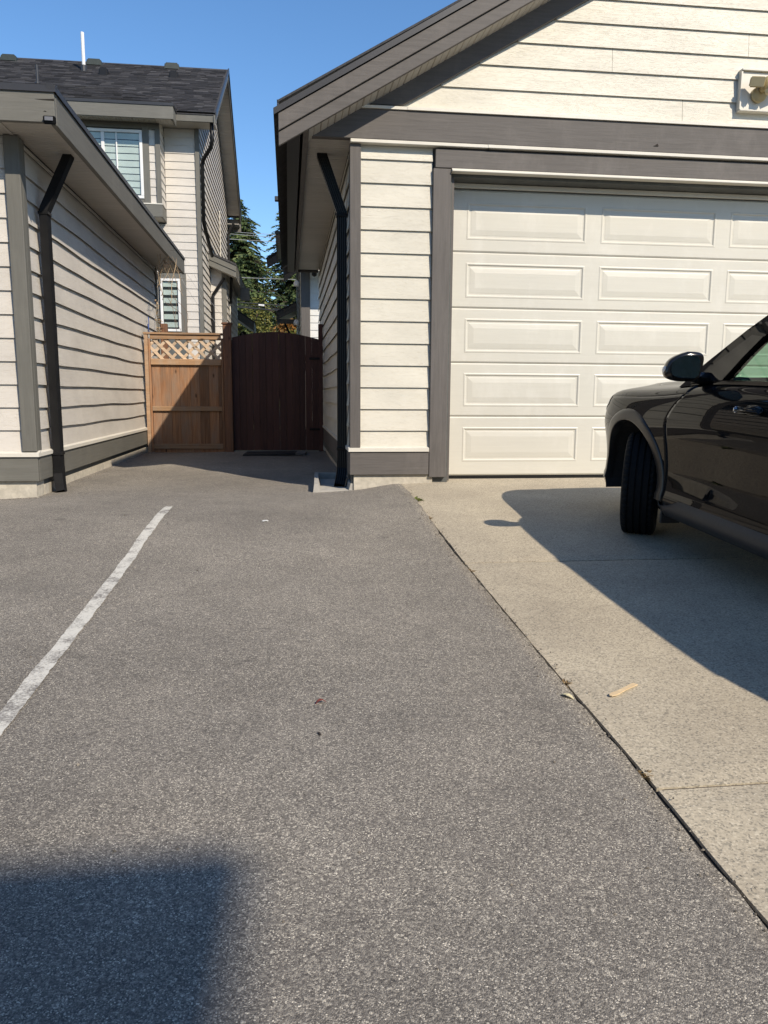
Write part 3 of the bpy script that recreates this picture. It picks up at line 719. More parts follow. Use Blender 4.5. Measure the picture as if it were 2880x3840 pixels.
def shingle_mat():
    m, nt, b = new_mat('asphalt_shingles')
    g = nd(nt, 'ShaderNodeNewGeometry')
    col = ramp(nt, g.outputs['Random Per Island'], [(0.0, (0.020, 0.020, 0.022)), (0.55, (0.036, 0.035, 0.037)), (0.85, (0.052, 0.050, 0.052)), (1.0, (0.076, 0.074, 0.075))])
    n1 = noise_n(nt, wpos(nt, (90, 90, 90)), 1.0, 2, 0.6)
    col = mixc(nt, col, ramp(nt, n1, [(0.3, 0.7), (0.7, 1.25)]), 1.0, 'MULTIPLY')
    nt.links.new(col, b.inputs['Base Color']); b.inputs['Roughness'].default_value = 0.92; b.inputs['Specular IOR Level'].default_value = 0.25
    bump(nt, b, n1, 0.4, 0.004); return m
M_TABS = shingle_mat()
def shingles(parent, p0, ax, up, width, length, clip=None, tabw=0.31, expo=0.145):
    """overlapping tabs of uneven width and thickness, one joined part"""
    p0, ax, up = Vector(p0), Vector(ax).normalized(), Vector(up).normalized(); nrm = ax.cross(up)
    if nrm.z < 0: nrm = -nrm
    V, Fc = [], []
    rows = int(length/expo)
    rr = random.Random(11)
    for r in range(rows):
        s = -rr.random()*tabw
        while s < width:
            w_ = tabw*rr.uniform(0.45, 1.25); a, b = max(0, s), min(width, s+w_-0.006); s += w_
            if b-a < 0.03: continue
            u0 = r*expo - rr.uniform(0, 0.004); u1 = (r+1)*expo+0.02; th = rr.uniform(0.010, 0.022)
            if clip and not clip(p0+ax*(a+b)/2+up*u0): continue
            n = len(V)
            for (x, u, d) in ((a, u0, 0.002), (b, u0, 0.002), (b, u1, 0.002), (a, u1, 0.002), (a, u0, th), (b, u0, th), (b, u1, 0.004), (a, u1, 0.004)):
                V.append(p0+ax*x+up*u+nrm*d)
            for f in ((4, 5, 6, 7), (0, 1, 5, 4), (1, 2, 6, 5), (3, 0, 4, 7)): Fc.append(tuple(n+k for k in f))
    o = mesh('shingles', V, Fc, M_TABS, parent); o['kind'] = 'stuff'; return o
def window(parent, x0, x1, z0, z1, y, fr=0.06, mull=(), blind=0.09, bl_gap=0.09, depth=0.05, rail=None):
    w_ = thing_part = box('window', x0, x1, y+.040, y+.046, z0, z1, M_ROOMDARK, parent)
    for (a, b, c, e) in ((x0, x1, z0, z0+fr), (x0, x1, z1-fr, z1), (x0, x0+fr, z0+fr+.001, z1-fr-.001), (x1-fr, x1, z0+fr+.001, z1-fr-.001)):
        box('frame', a, b, y-.02, y+.039, c, e, M_WHITE, w_, .006)
    for (a, b) in mull: box('mullion', a, b, y-.012, y+.020, z0+fr+.001, z1-fr-.001, M_WHITE, w_, .004)
    box('pane', x0+fr, x1-fr, y+.008, y+.011, z0+fr, z1-fr, M_GLASS, w_)
    z = z1-fr-.01
    while z-blind > z0+fr:
        box('blind_slat', x0+fr+.01, x1-fr-.01, y+.026, y+.029, z-blind, z, M_BLIND, w_); z -= blind+bl_gap
    return w_

LH = thing('townhouse', (-6.0, 19.45, -.13), 'two-storey beige house with dark shingled roof and bay window behind the left garage', 'house')
HY = 19.45; HX = -2.0
M_SH = M_SIDL
box('wall_core', -12.0, HX-.02, HY+.02, HY+.18, -.13, 6.9, M_DARKGAP, LH); box('wall_core', HX-.16, HX-.02, HY+.20, 27.9, -.13, 6.9, M_DARKGAP, LH)
prism('gable_core', [(HY+.1, 6.9), (27.9, 6.9), (23.6, 6.9+.583*4.3)], 'x', HX-.14, HX-.02, M_DARKGAP, LH)
box('back_wall', -12.0, HX-.17, 27.75, 27.9, -.13, 6.9, M_SH, LH); box('end_wall', -12.1, -12.0, HY+.02, 27.9, -.13, 8.5, M_SH, LH)
# front siding: full height strip at the corner, and the rest beside the lower window
siding(LH, (-2.389, HY+.018, 0), X_, (0, -1, 0), 0.29, 0.0, 4.66, M_SH)
siding(LH, (-2.79, HY+.018, 0), X_, (0, -1, 0), 0.69, 4.66-.012, 6.80, M_SH)
siding(LH, (-8.0, HY+.018, 0), X_, (0, -1, 0), 4.95, 0.0, 4.66, M_SH)
siding(LH, (-3.05, HY+.018, 0), X_, (0, -1, 0), 0.66, 3.56, 4.66, M_SH)
box('corner_board', -2.097, HX, HY-.03, HY+.02, -.1, 6.80, M_TRLV, LH, .004); box('corner_board', HX-.03, HX-.001, HY+.022, HY+.12, -.1, 6.85, M_TRLV, LH, .004)
# side gable wall, lapped planks running back
siding(LH, (HX-.018, HY+.122, 0), Y_, (1, 0, 0), 8.3, 0.0, 6.95, M_SH, lip=0.03)
def sclip(z): d = (z-6.95)/.583; return (max(0.0, d-0.25), 8.3-max(0, d-.25))
siding(LH, (HX-.018, HY+.122, 0), Y_, (1, 0, 0), 8.3, 6.946, 9.1, M_SH, clip=sclip, lip=0.03)
# lower window
window(LH, -3.0, -2.526, 2.19, 3.42, HY-.03, fr=0.06, blind=0.118, bl_gap=0.070)
box('window_trim', -2.525, -2.391, HY-.028, HY+.02, 2.05, 3.55, M_TRLV, LH, .004); box('window_trim', -3.04, -2.5255, HY-.026, HY+.02, 3.425, 3.54, M_TRL, LH, .004)
# bay with the upper window
BY = 18.85
box('bay_core', -6.4, -2.83, BY+.03, HY-.02, 4.72, 6.80, M_DARKGAP, LH)
window(LH, -4.95, -3.18, 5.07, 6.53, BY-.02, fr=0.065, mull=((-4.07, -4.0), (-3.755, -3.725)), blind=0.125, bl_gap=0.02)
box('window_trim', -3.178, -3.042, BY-.022, BY+.02, 4.98, 6.66, M_TRLV, LH, .004); box('window_trim', -6.4, -2.80, BY-.018, BY+.02, 6.56, 6.82, M_TRL, LH, .004)
box('window_trim', -6.4, -3.18, BY-.02, BY+.02, 4.97, 5.065, M_TRL, LH, .004)
siding(LH, (-3.040, BY+.02, 0), X_, (0, -1, 0), 0.134, 4.985, 6.56, M_SH)
box('corner_board', -2.905, -2.796, BY-.022, BY+.02, 4.985, 6.56, M_TRLV, LH, .004)
siding(LH, (-2.812, BY+.03, 0), Y_, (1, 0, 0), 0.57, 4.985, 6.80, M_SH, lip=0.02)
box('bay_flashing', -6.4, -2.785, BY-.035, BY+.02, 4.955, 4.982, M_FLASH, LH, .003)
box('bay_skirt', -6.4, -2.790, BY-.024, BY+.02, 4.69, 4.953, M_TRL, LH, .004); box('bay_skirt', -2.825, -2.789, BY+.022, HY-.02, 4.69, 4.953, M_TRL, LH, .004)
box('bay_soffit', -6.4, -2.83, BY+.022, HY, 4.695, 4.71, M_SOF, LH)
# eaves
box('fascia', -6.6, -2.43, 18.40, 18.44, 6.655, 6.925, M_TRL, LH, .004); box('fascia', -2.465, -2.43, 18.442, 18.90, 6.655, 6.93, M_TRL, LH, .004)
box('drip_edge', -6.6, -2.415, 18.385, 18.43, 6.926, 6.985, M_DRIP, LH); box('drip_edge', -2.43, -2.412, 18.432, 18.88, 6.93, 6.99, M_DRIP, LH)
me = soffit_strip_mesh(0.12, 0.44, M_SOF)
for i in range(30):
    link('soffit_strip', me, LH, Vector((-6.1+0.12*i, 18.442, 6.70))-off(LH))
box('fascia', -12.4, -1.575, 18.90, 18.94, 6.79, 6.955, M_TRL, LH, .004); box('drip_edge', -12.4, -1.56, 18.885, 18.93, 6.957, 7.01, M_DRIP, LH)
box('eave_soffit', -12.0, -1.60, 18.942, HY+.02, 6.805, 6.82, M_SOF, LH)
# roof
K = .583; RY, RZ = 23.5, 6.99+.583*(23.5-18.885)
def LHroof(x0, x1):
    th = .05
    prism('roof', [(18.885, 6.985), (RY, RZ), (28.4, RZ-.583*(28.4-RY)), (28.4, RZ-.583*(28.4-RY)-th), (RY, RZ-th), (18.885, 6.985-th)], 'x', x0, x1, M_SHING, LH)
LHroof(-12.4, -1.56)
upv_ = Vector((0, 1, K)).normalized(); LN = (RY-18.885)/upv_.y
shingles(LH, (-9.2, 18.885, 6.987), X_, upv_, 9.2-1.60, LN-.02)
# small hipped roof over the bay
bq = [Vector((-6.6, 18.39, 6.99)), Vector((-2.42, 18.39, 6.99)), Vector((-4.1, 20.5, 8.0)), Vector((-6.6, 20.5, 8.0)), Vector((-2.42, 19.0, 7.12))]
mesh('bay_roof', bq+[v-Vector((0, 0, .06)) for v in bq], [(0, 1, 2, 3), (1, 4, 2), (8, 7, 6, 5), (0, 5, 6, 1), (1, 6, 9, 4)], M_SHING, LH)
ub = (bq[3]-bq[0]).normalized()
shingles(LH, bq[0]+Vector((0, 0, .003)), X_, ub, 4.15, (bq[3]-bq[0]).length-.05, clip=lambda p: p.x < -2.45-(p.y-18.39)*0.80)
# rakes
def lh_rake(x0, x1, zo, th, mat, y0=18.87, y1=RY, y2=28.45):
    z = lambda y: RZ - K*abs(y-RY)
    prism('rake_fascia', [(y0, z(y0)+zo), (y1, z(y1)+zo), (y2, z(y2)+zo), (y2, z(y2)+zo-th), (y1, z(y1)+zo-th), (y0, z(y0)+zo-th)], 'x', x0, x1, mat, LH)
lh_rake(-1.60, -1.565, -.055, .20, M_TRL); lh_rake(-1.563, -1.535, .03, .12, M_DRIP)
me = soffit_strip_mesh(0.12, 0.38, M_SOF); aa = math.atan(K)
for i in range(44):
    for sgn in (1, -1):
        y = RY - sgn*0.12*math.cos(aa)*(i+1)
        if y < 18.95 or y > 28.3: continue
        o = link('soffit_strip', me, LH, Vector((-1.605, y if sgn > 0 else y, RZ-K*abs(y-RY)-.175))-off(LH))
        o.rotation_euler = Matrix.Rotation(sgn*aa, 4, 'X').to_euler() if False else (0, 0, math.pi/2)
        o.rotation_mode = 'QUATERNION'
        q = Matrix.Rotation(math.pi/2, 4, 'Z'); q = Matrix.Rotation(sgn*aa, 4, 'X') @ q; o.rotation_quaternion = q.to_quaternion()
# roof furniture
def vent(x, y, wd=0.42, dp=0.36, ht=0.16, mat=None, name='roof_vent'):
    z = 6.987 + K*(y-18.885); bm = bmesh.new(); add_box(bm, x-wd/2, x+wd/2, y-dp/2, y+dp/2, z-.1, z+ht)
    for v in bm.verts:
        if v.co.z > z: v.co.x = x+(v.co.x-x)*.86; v.co.y = y+(v.co.y-y)*.86
    bmesh.ops.bevel(bm, geom=list(bm.edges), offset=.03, segments=2, affect='EDGES'); return bm_obj(name, bm, mat, LH)
M_VENT = grain_mat('roof_vent_green', (0.028, 0.036, 0.030), (9, 9, 9), 0.2, 0.5, 0.1, 0.0)
for (x, y) in ((-7.25, 23.15), (-5.08, 23.2), (-3.05, 23.25)): vent(x, y, 0.42, 0.36, 0.10, M_VENT)
for (x, y) in ((-4.63, 22.1), (-2.88, 22.2)): vent(x, y, 0.24, 0.24, 0.14, M_BLACK, 'exhaust_hood')
def pipe(x, y, h, r, mat):
    z = 6.987 + K*(y-18.885); sweep('vent_pipe', circ(r, 12), [(x, y, z-.1), (x, y, z+h)], mat, LH, (1, 0, 0))
    sweep('pipe_boot', circ(r*1.7, 12), [(x, y, z-.1), (x, y, z+.12)], M_DRIP, LH, (1, 0, 0))
pipe(-5.19, 22.4, 0.92, 0.045, M_WHITE); pipe(-5.78, 20.35, 0.50, 0.03, M_DRIP)
# downspout at the corner
sweep('downspout', circ(.045, 8), [(-1.66, 19.0, 6.80), (-1.66, 19.0, 6.42), (-1.70, 19.08, 6.30), (-1.90, 19.36, 6.12), (-1.935, 19.41, 6.0), (-1.935, 19.41, 4.72), (-1.90, 19.9, 4.45), (-1.87, 20.6, 4.16)], M_BLACK, LH, (1, 0, 0), True)
# side bump-out and its little roof
box('side_wing', -1.995, -1.60, 21.33, 25.8, -.13, 3.95, M_DARKGAP, LH)
siding(LH, (-1.99, 21.328, 0), X_, (0, -1, 0), 0.285, 0.0, 3.95, M_SH); box('corner_board', -1.703, -1.585, 21.29, 21.33, -.1, 3.95, M_TRLV, LH, .004)
siding(LH, (-1.60, 21.335, 0), Y_, (1, 0, 0), 4.4, 0.0, 3.95, M_SH, lip=.025)
def side_roof(parent, xi, zi, xo, zo, y0, y1, th, mat_f):
    prism('side_roof', [(xi, zi), (xo, zo), (xo, zo+.05), (xi, zi+.05)], 'y', y0-.02, y1, M_SHING, parent)
    for k, d in ((0, 0.0), (1, 0.02)):
        prism('fascia', [(xi, zi-.002-th*k/2), (xo, zo-.002-th*k/2), (xo, zo-th*(k+1)/2+.003), (xi, zi-th*(k+1)/2+.003)], 'y', y0+d, y0+d+.035, mat_f, parent)
    prism('soffit', [(xi, zi-th), (xo, zo-th), (xo, zo-th+.02), (xi, zi-th+.02)], 'y', y0+.06, y1-.1, M_SOF, parent)
    box('eave_board', xo-.03, xo-.002, y0+.06, y1-.02, zo-th, zo-.003, mat_f, parent)
side_roof(LH, -2.02, 4.30, -1.30, 4.00, 20.95, 26.0, .30, M_TRL)
sweep('downspout', circ(.04, 8), [(-1.62, 21.15, 3.72), (-1.93, 21.22, 3.28), (-1.93, 21.22, 0.0)], M_BLACK, LH, (0, 1, 0))
sweep('downspout', circ(.04, 8), [(-1.45, 21.30, 3.74), (-1.52, 21.9, 3.3), (-1.54, 22.2, 3.2)], M_BLACK, LH, (0, 1, 0))
box('return_plate', -1.33, -1.06, 23.0, 23.05, 3.36, 3.72, M_TRL, LH, .004); box('window_casing', -1.575, -1.555, 22.2, 22.28, 0.6, 3.36, M_FLASH, LH, .003)
box('window_casing', -1.975, -1.955, 24.4, 24.5, 4.55, 6.1, M_FLASH, LH, .003); box('window_sill', -1.975, -1.88, 24.35, 25.5, 4.45, 4.55, M_TRL, LH, .003)
side_roof(LH, -2.0, 3.75, -1.15, 3.18, 27.8, 29.5, .28, M_TRL)
sweep('downspout', circ(.045, 8), [(-1.75, 27.3, 6.35), (-1.93, 27.3, 6.0), (-1.93, 27.3, 3.9), (-1.75, 27.5, 3.5)], M_BLACK, LH, (1, 0, 0))
box('eave_soffit', -12.0, -1.6, 27.9, 28.42, 6.45, 6.47, M_SOF, LH); box('fascia', -12.4, -1.565, 28.40, 28.44, 6.3, 6.72, M_TRL, LH)

RH = thing('townhouse', (3.0, 19.8, -.13), 'two-storey house with white lap siding seen past the right garage eave', 'house')
M_SW = siding_mat('siding_white_far', (0.66, 0.66, 0.63))
box('wall_core', 0.36, 8.0, 19.83, 20.0, -.13, 7.1, M_DARKGAP, RH); box('wall_core', 0.36, 0.5, 20.02, 31.0, -.13, 7.1, M_DARKGAP, RH)
box('corner_board', 0.338, 0.560, 19.77, 19.83, -.1, 7.0, M_TRRV, RH, .004); box('corner_board', 0.338, 0.36, 19.832, 19.95, -.1, 7.0, M_TRRV, RH, .003)
siding(RH, (0.562, 19.828, 0), X_, (0, -1, 0), 1.6, 0.0, 7.0, M_SW)
siding(RH, (0.36, 19.952, 0), Y_, (-1, 0, 0), 11.0, 0.0, 7.0, M_SIDR, lip=.02)
box('porch_ceiling', 0.30, 3.2, 18.9, 19.76, 3.76, 3.80, M_SOF, RH); box('fascia', 0.28, 3.2, 18.86, 18.895, 3.73, 3.98, M_TRR, RH)
me = soffit_strip_mesh(0.14, 0.48, M_SOF)
for i in range(92):
    o = link('soffit_strip', me, RH, Vector((0.345, 18.9+.14*i, 7.10))-off(RH)); o.rotation_euler = (0, 0, math.pi/2)
box('fascia', -.165, -.135, 18.86, 31.9, 7.06, 7.30, M_DRIP, RH); box('drip_edge', -.18, -.166, 18.84, 31.9, 7.22, 7.33, M_DRIP, RH)
prism('roof', [(-.18, 7.31), (4.2, 9.8), (8.6, 7.31), (8.6, 7.26), (4.2, 9.75), (-.18, 7.26)], 'y', 18.84, 31.9, M_SHING, RH)
sweep('downspout', circ(.04, 8), [(0.05, 20.6, 7.08), (0.24, 20.65, 6.7), (0.28, 20.65, 3.9)], M_BLACK, RH, (0, 1, 0))
box('window_casing', 0.322, 0.344, 20.5, 20.58, 4.6, 6.75, M_FLASH, RH, .003)
# projecting roofs along its side
box('fascia', -.34, 0.33, 26.0, 26.04, 5.52, 5.80, M_TRR, RH, .004); box('drip_edge', -.36, 0.33, 25.985, 26.03, 5.802, 5.90, M_DRIP, RH)
box('soffit', -.33, 0.33, 26.042, 29.0, 5.53, 5.55, M_SOF, RH); box('side_fascia', -.345, -.31, 26.042, 29.0, 5.50, 5.80, M_DRIP, RH); box('roof_deck', -.34, .34, 26.04, 29.0, 5.81, 5.86, M_SHING, RH)
sweep('downspout', circ(.05, 8), [(-.14, 26.6, 5.52), (0.25, 26.5, 4.95)], M_BLACK, RH, (0, 1, 0))
def end_plate(pts, y0, y1, mat): prism('return_plate', pts, 'y', y0, y1, mat, RH, .003)
end_plate([(-.10, 4.04), (0.335, 4.36), (0.335, 4.78), (-.10, 4.53)], 24.0, 24.06, M_TRR)
end_plate([(-.72, 5.30), (-.20, 5.62), (-.20, 5.92), (-.72, 5.60)], 29.6, 29.66, M_TRR)
prism('side_roof', [(-.12, 4.54), (.335, 4.80), (.335, 4.85), (-.12, 4.59)], 'y', 23.95, 25.8, M_SHING, RH)
prism('side_roof', [(-.74, 5.61), (.335, 6.28), (.335, 6.33), (-.74, 5.66)], 'y', 29.5, 31.6, M_SHING, RH)
side_roof(RH, 0.335, 4.05, -.37, 3.70, 29.2, 31.5, .26, M_TRR)
box('eave_board', -.37, .33, 29.3, 29.34, 3.30, 3.46, M_TRR, RH); sweep('bracket', circ(.045, 6), [(-.12, 30.0, 3.4), (.32, 30.0, 2.5)], M_BLACK, RH, (0, 1, 0))
box('trim_board', 0.325, 0.342, 22.0, 22.2, -.1, 4.0, M_BLACK, RH); box('trim_board', 0.32, 0.344, 25.0, 25.3, -.1, 5.4, M_TRR, RH)
def dome(name, c, r, mat, sx=1, sy=1, sz=1, label=None, cat=None, parent=None):
    bm = bmesh.new(); bmesh.ops.create_uvsphere(bm, u_segments=14, v_segments=8, radius=r)
    for v in bm.verts: v.co = Vector((v.co.x*sx, v.co.y*sy, max(v.co.z, -r*.35)*sz))+Vector(c)
    return bm_obj(name, bm, mat, parent, True)
for (z, y) in ((3.86, 23.2), (2.86, 24.3)): dome('wall_lamp', (0.27, y, z), 0.10, M_WHITE, 0.9, 0.9, 1.3, parent=RH)
CMR = thing('security_camera', (0.70, 19.55, 3.70), 'small dark dome camera under the porch ceiling of white house', 'camera')
bm = bmesh.new(); bmesh.ops.create_uvsphere(bm, u_segments=14, v_segments=8, radius=.065); bmesh.ops.translate(bm, verts=bm.verts, vec=(0.66, 19.5, 3.62)); bm_obj('lens_dome', bm, M_BLACK, CMR, True)
box('housing', .60, .76, 19.44, 19.60, 3.66, 3.758, M_FLASH, CMR, .02)
FLD = thing('floodlight', (0.2, 19.6, 5.34), 'slim dark floodlight on an arm reaching out from the far house', 'floodlight')
box('arm', -.02, 0.34, 19.55, 19.60, 5.30, 5.37, M_BLACK, FLD, .006); box('lamp_head', -.27, -.022, 19.5, 19.66, 5.30, 5.40, M_DRIP, FLD, .01); box('bracket', 0.16, 0.2, 19.53, 19.62, 5.2, 5.46, M_BLACK, FLD, .004)

# house across the lane, behind the camera: its eave corner throws the shadow at lower left
OH = thing('lane_house', (-4.0, -9.5, -.4), 'tall beige house across the lane whose eave shades the near asphalt', 'house')
hx, hy, hz = 5.665, -7.295, 8.2
box('wall', -12, hx-.45, hy-9.0, hy-.5, -.6, hz, M_SIDL, OH)
box('eave', -12.5, hx, hy-9.5, hy, hz, hz+.06, M_TRL, OH)
mesh('roof', [(-12.5, hy-9.5, hz+.062), (hx, hy-9.5, hz+.062), (hx, hy, hz+.062), (-12.5, hy, hz+.062), (-8.5, hy-4.7, hz+1.6), (hx-4.2, hy-4.7, hz+1.6)], [(0, 1, 5, 4), (2, 3, 4, 5), (1, 2, 5), (3, 0, 4)], M_SHING, OH)
for xw in (-9, -5, -1): window(OH, xw-.7, xw+.7, 5.3, 6.7, hy-.57, blind=.1, bl_gap=.05); window(OH, xw-.7, xw+.7, 1.6, 3.0, hy-.57, blind=.1, bl_gap=.05)

# ------------------------------------------------------------------ trees and wires far behind
def leaf_mat(name, stops, rough=0.6):
    m, nt, b = new_mat(name); g = nd(nt, 'ShaderNodeNewGeometry')
    col = ramp(nt, g.outputs['Random Per Island'], stops)
    n = noise_n(nt, wpos(nt, (0.9, 0.9, 0.9)), 1.0, 3, 0.6)
    col = mixc(nt, col, ramp(nt, n, [(0.3, 0.65), (0.7, 1.25)]), 1.0, 'MULTIPLY')
    nt.links.new(col, b.inputs['Base Color']); b.inputs['Roughness'].default_value = rough; b.inputs['Specular IOR Level'].default_value = 0.25
    b.inputs['Transmission Weight'].default_value = 0.0
    return m
M_CONIF = leaf_mat('conifer_needles', [(0.0, (0.030, 0.052, 0.022)), (0.6, (0.075, 0.108, 0.036)), (1.0, (0.135, 0.160, 0.055))])
M_YELL = leaf_mat('yellowing_leaves', [(0.0, (0.055, 0.075, 0.018)), (0.6, (0.13, 0.14, 0.030)), (1.0, (0.22, 0.19, 0.045))])
M_ORAN = leaf_mat('orange_leaves', [(0.0, (0.10, 0.07, 0.02)), (0.5, (0.23, 0.115, 0.03)), (1.0, (0.36, 0.16, 0.04))])
M_BARK = grain_mat('bark', (0.07, 0.05, 0.038), (20, 20, 4), 0.4, 0.95, 0.6, 0.0)
def conifer(x, y, zb, h, rmax, seed, label, dens=1.0):
    rr = random.Random(seed); t = thing('conifer_tree', (x, y, zb), label, 'tree', 'trees beyond the houses')
    bm = bmesh.new(); n = 9
    for k in range(10):
        z0, z1 = h*k/10, h*(k+1)/10; r0, r1 = 0.28*(1-k/10.3), 0.28*(1-(k+1)/10.3)
        a = [bm.verts.new((x+r0*math.cos(6.283*i/n), y+r0*math.sin(6.283*i/n), zb+z0)) for i in range(n)]
        b = [bm.verts.new((x+r1*math.cos(6.283*i/n), y+r1*math.sin(6.283*i/n), zb+z1)) for i in range(n)]
        for i in range(n): bm.faces.new((a[i], a[(i+1) % n], b[(i+1) % n], b[i]))
    bm_obj('trunk', bm, M_BARK, t, True)
    V, Fc = [], []; bv = bmesh.new()
    z = 0.8
    while z < h-.05:
        f = (h-z)/h; R = rmax*(f**0.78)*rr.uniform(0.75, 1.12)+0.08
        for k in range(int((5+10*f)*dens)):
            az = rr.random()*6.283; L = R*rr.uniform(0.55, 1.12); droop = rr.uniform(0.08, 0.42)
            d = Vector((math.cos(az), math.sin(az), 0)); sd = Vector((-d.y, d.x, 0)); zz = z+rr.uniform(-.12, .12)
            if L > .5: sweep_into(bv, circ(.015+.012*L/2, 4), [(x, y, zb+zz), tuple(Vector((x, y, zb+zz))+d*L*.85+Vector((0, 0, -droop*L*.5)))], (0, 0, 1), False)
            m = max(3, int(L/0.16*dens))
            for j in range(m):
                u = (j+.6)/m; c = Vector((x, y, zb+zz))+d*(L*u)+Vector((0, 0, -droop*L*u*u+0.05*math.sin(u*3)))
                wd = (0.10+0.34*(1-u)*u*2.2)*min(1.0, .35+L*.4)
                for s in (-1, 1):
                    e = c+sd*s*wd*rr.uniform(.6, 1.3)+d*rr.uniform(.02, .2)+Vector((0, 0, -rr.uniform(.02, .2)*(.4+wd)))
                    tw = Vector((rr.uniform(-.4, .4), rr.uniform(-.4, .4), rr.uniform(.2, 1))).normalized()*rr.uniform(.05, .11)
                    q = len(V); V.extend([c-tw*.5, c+tw*.6, e+tw*.3, e-tw*.5]); Fc.append((q, q+1, q+2, q+3))
                e = c+d*rr.uniform(.1, .26)+Vector((0, 0, rr.uniform(-.12, .06))); q = len(V); sw = sd*rr.uniform(.03, .08)
                V.extend([c-sw, c+sw, e+sw*.3, e-sw*.3]); Fc.append((q, q+1, q+2, q+3))
        z += 0.16+0.12*f
    mesh('crown', V, Fc, M_CONIF, t); bm_obj('branches', bv, M_BARK, t)
def broadleaf(x, y, zb, h, r, seed, label, mat, nleaf=5200, name='broadleaf_tree'):
    rr = random.Random(seed); t = thing(name, (x, y, zb), label, 'tree', 'trees beyond the houses')
    bm = bmesh.new(); cl = []
    sweep_into(bm, circ(.16, 7), [(x, y, zb), (x+.1, y, zb+h*.3), (x, y+.1, zb+h*.55)], (1, 0, 0))
    for k in range(16):
        az = rr.random()*6.283; rad = r*rr.uniform(.2, .9); zz = h*rr.uniform(.35, .93)
        rad *= math.sqrt(max(0.15, 1-((zz/h-.55)/.5)**2)); c = Vector((x+rad*math.cos(az), y+rad*math.sin(az), zb+zz)); cl.append((c, r*rr.uniform(.22, .42)))
        sweep_into(bm, circ(.035, 5), [(x, y, zb+h*rr.uniform(.25, .5)), tuple((Vector((x, y, zb+zz*.75))+c)/2), tuple(c)], (1, 0, 0))
    bm_obj('trunk', bm, M_BARK, t, True)
    V, Fc = [], []
    for i in range(nleaf):
        c, cr_ = rr.choice(cl); d = Vector((rr.gauss(0, 1), rr.gauss(0, 1), rr.gauss(0, .8))); d = d.normalized()*cr_*(rr.random()**.45)*1.15
        p = c+d; a = Vector((rr.uniform(-1, 1), rr.uniform(-1, 1), rr.uniform(-.6, .6))).normalized(); b = a.cross(Vector((rr.uniform(-1, 1), rr.uniform(-1, 1), rr.uniform(-1, 1)))).normalized(); s = rr.uniform(.05, .10)
        q = len(V); V.extend([p-a*s, p+b*s*.6, p+a*s, p-b*s*.6]); Fc.append((q, q+1, q+2, q+3))
    mesh('crown', V, Fc, mat, t)
conifer(-2.95, 52, -.4, 13.3, 5.6, 3, 'tall dark conifer with pointed top in the gap between the houses', 1.8)
conifer(0.75, 60, -.4, 17.4, 5.6, 5, 'dark conifer partly hidden by the right house eave', 1.5)
broadleaf(-1.9, 45, -.4, 6.3, 1.9, 21, 'yellow-green leafy tree low beneath the tall conifer', M_YELL)
broadleaf(0.05, 43, -.4, 5.9, 1.2, 22, 'tree with orange autumn leaves beside the right house', M_ORAN)
broadleaf(-0.7, 40, -.4, 4.6, 1.6, 23, 'yellowing leafy shrub just above the arched gate', M_YELL, 4200, 'leafy_shrub')
M_WIRE = grain_mat('wire_grey', (0.35, 0.36, 0.36), (3, 3, 3), 0.1, 0.5, 0.0, 0.0); M_WIREB = grain_mat('wire_black', (0.03, 0.03, 0.032), (3, 3, 3), 0.1, 0.5, 0.0, 0.0)
wl = [(40, 8.54, -.03, .012, M_WIRE, 'topmost pale power line crossing the conifer'), (40, 8.42, -.045, .012, M_WIRE, 'second pale power line crossing the conifer'), (40, 8.20, -.03, .014, M_WIRE, 'third pale power line crossing the conifer'),
      (40, 6.42, -.012, .014, M_WIRE, 'single pale power line crossing mid-height of the trees'), (40, 5.18, -.055, .026, M_WIREB, 'thick dark telephone cable with a white sleeve'), (40, 4.94, -.06, .034, M_WIREB, 'lowest thick dark telephone cable above the gate')]
for i, (y, z, k, r, mt, lb) in enumerate(wl):
    t = thing('power_line' if i < 4 else 'telephone_cable', (-1.3, y, z-.03), lb, 'cable')
    sweep('wire', circ(r, 5), [(x_, y, z+k*(x_+1.3)+0.0012*(x_+1.3)**2) for x_ in range(-22, 23, 2)], mt, t, (0, 1, 0))
    if i == 4: sweep('sleeve', circ(.055, 8), [(-1.42, y, z-.06), (-1.14, y, z-.075)], M_WHITE, t, (0, 1, 0))
    if i == 5: sweep('lashing', circ(.018, 5), [(x_*.5, y-.03, z+.10+k*(x_*.5+1.3)+.05*math.sin(x_*1.7)) for x_ in range(-10, 10)], M_WIREB, t, (0, 1, 0))
for sx in (-22, 22):
    t = thing('utility_pole', (sx, 40, -.5), 'wooden utility pole at the %s end of the wires' % ('left' if sx < 0 else 'right'), 'pole', 'utility poles')
    sweep('mast', circ(.15, 10), [(sx, 40.1, -.5), (sx, 40.1, 10.5)], M_BARK, t, (1, 0, 0)); box('crossarm', sx-.1, sx+.1, 39, 41.2, 9.0, 9.14, M_BARK, t)

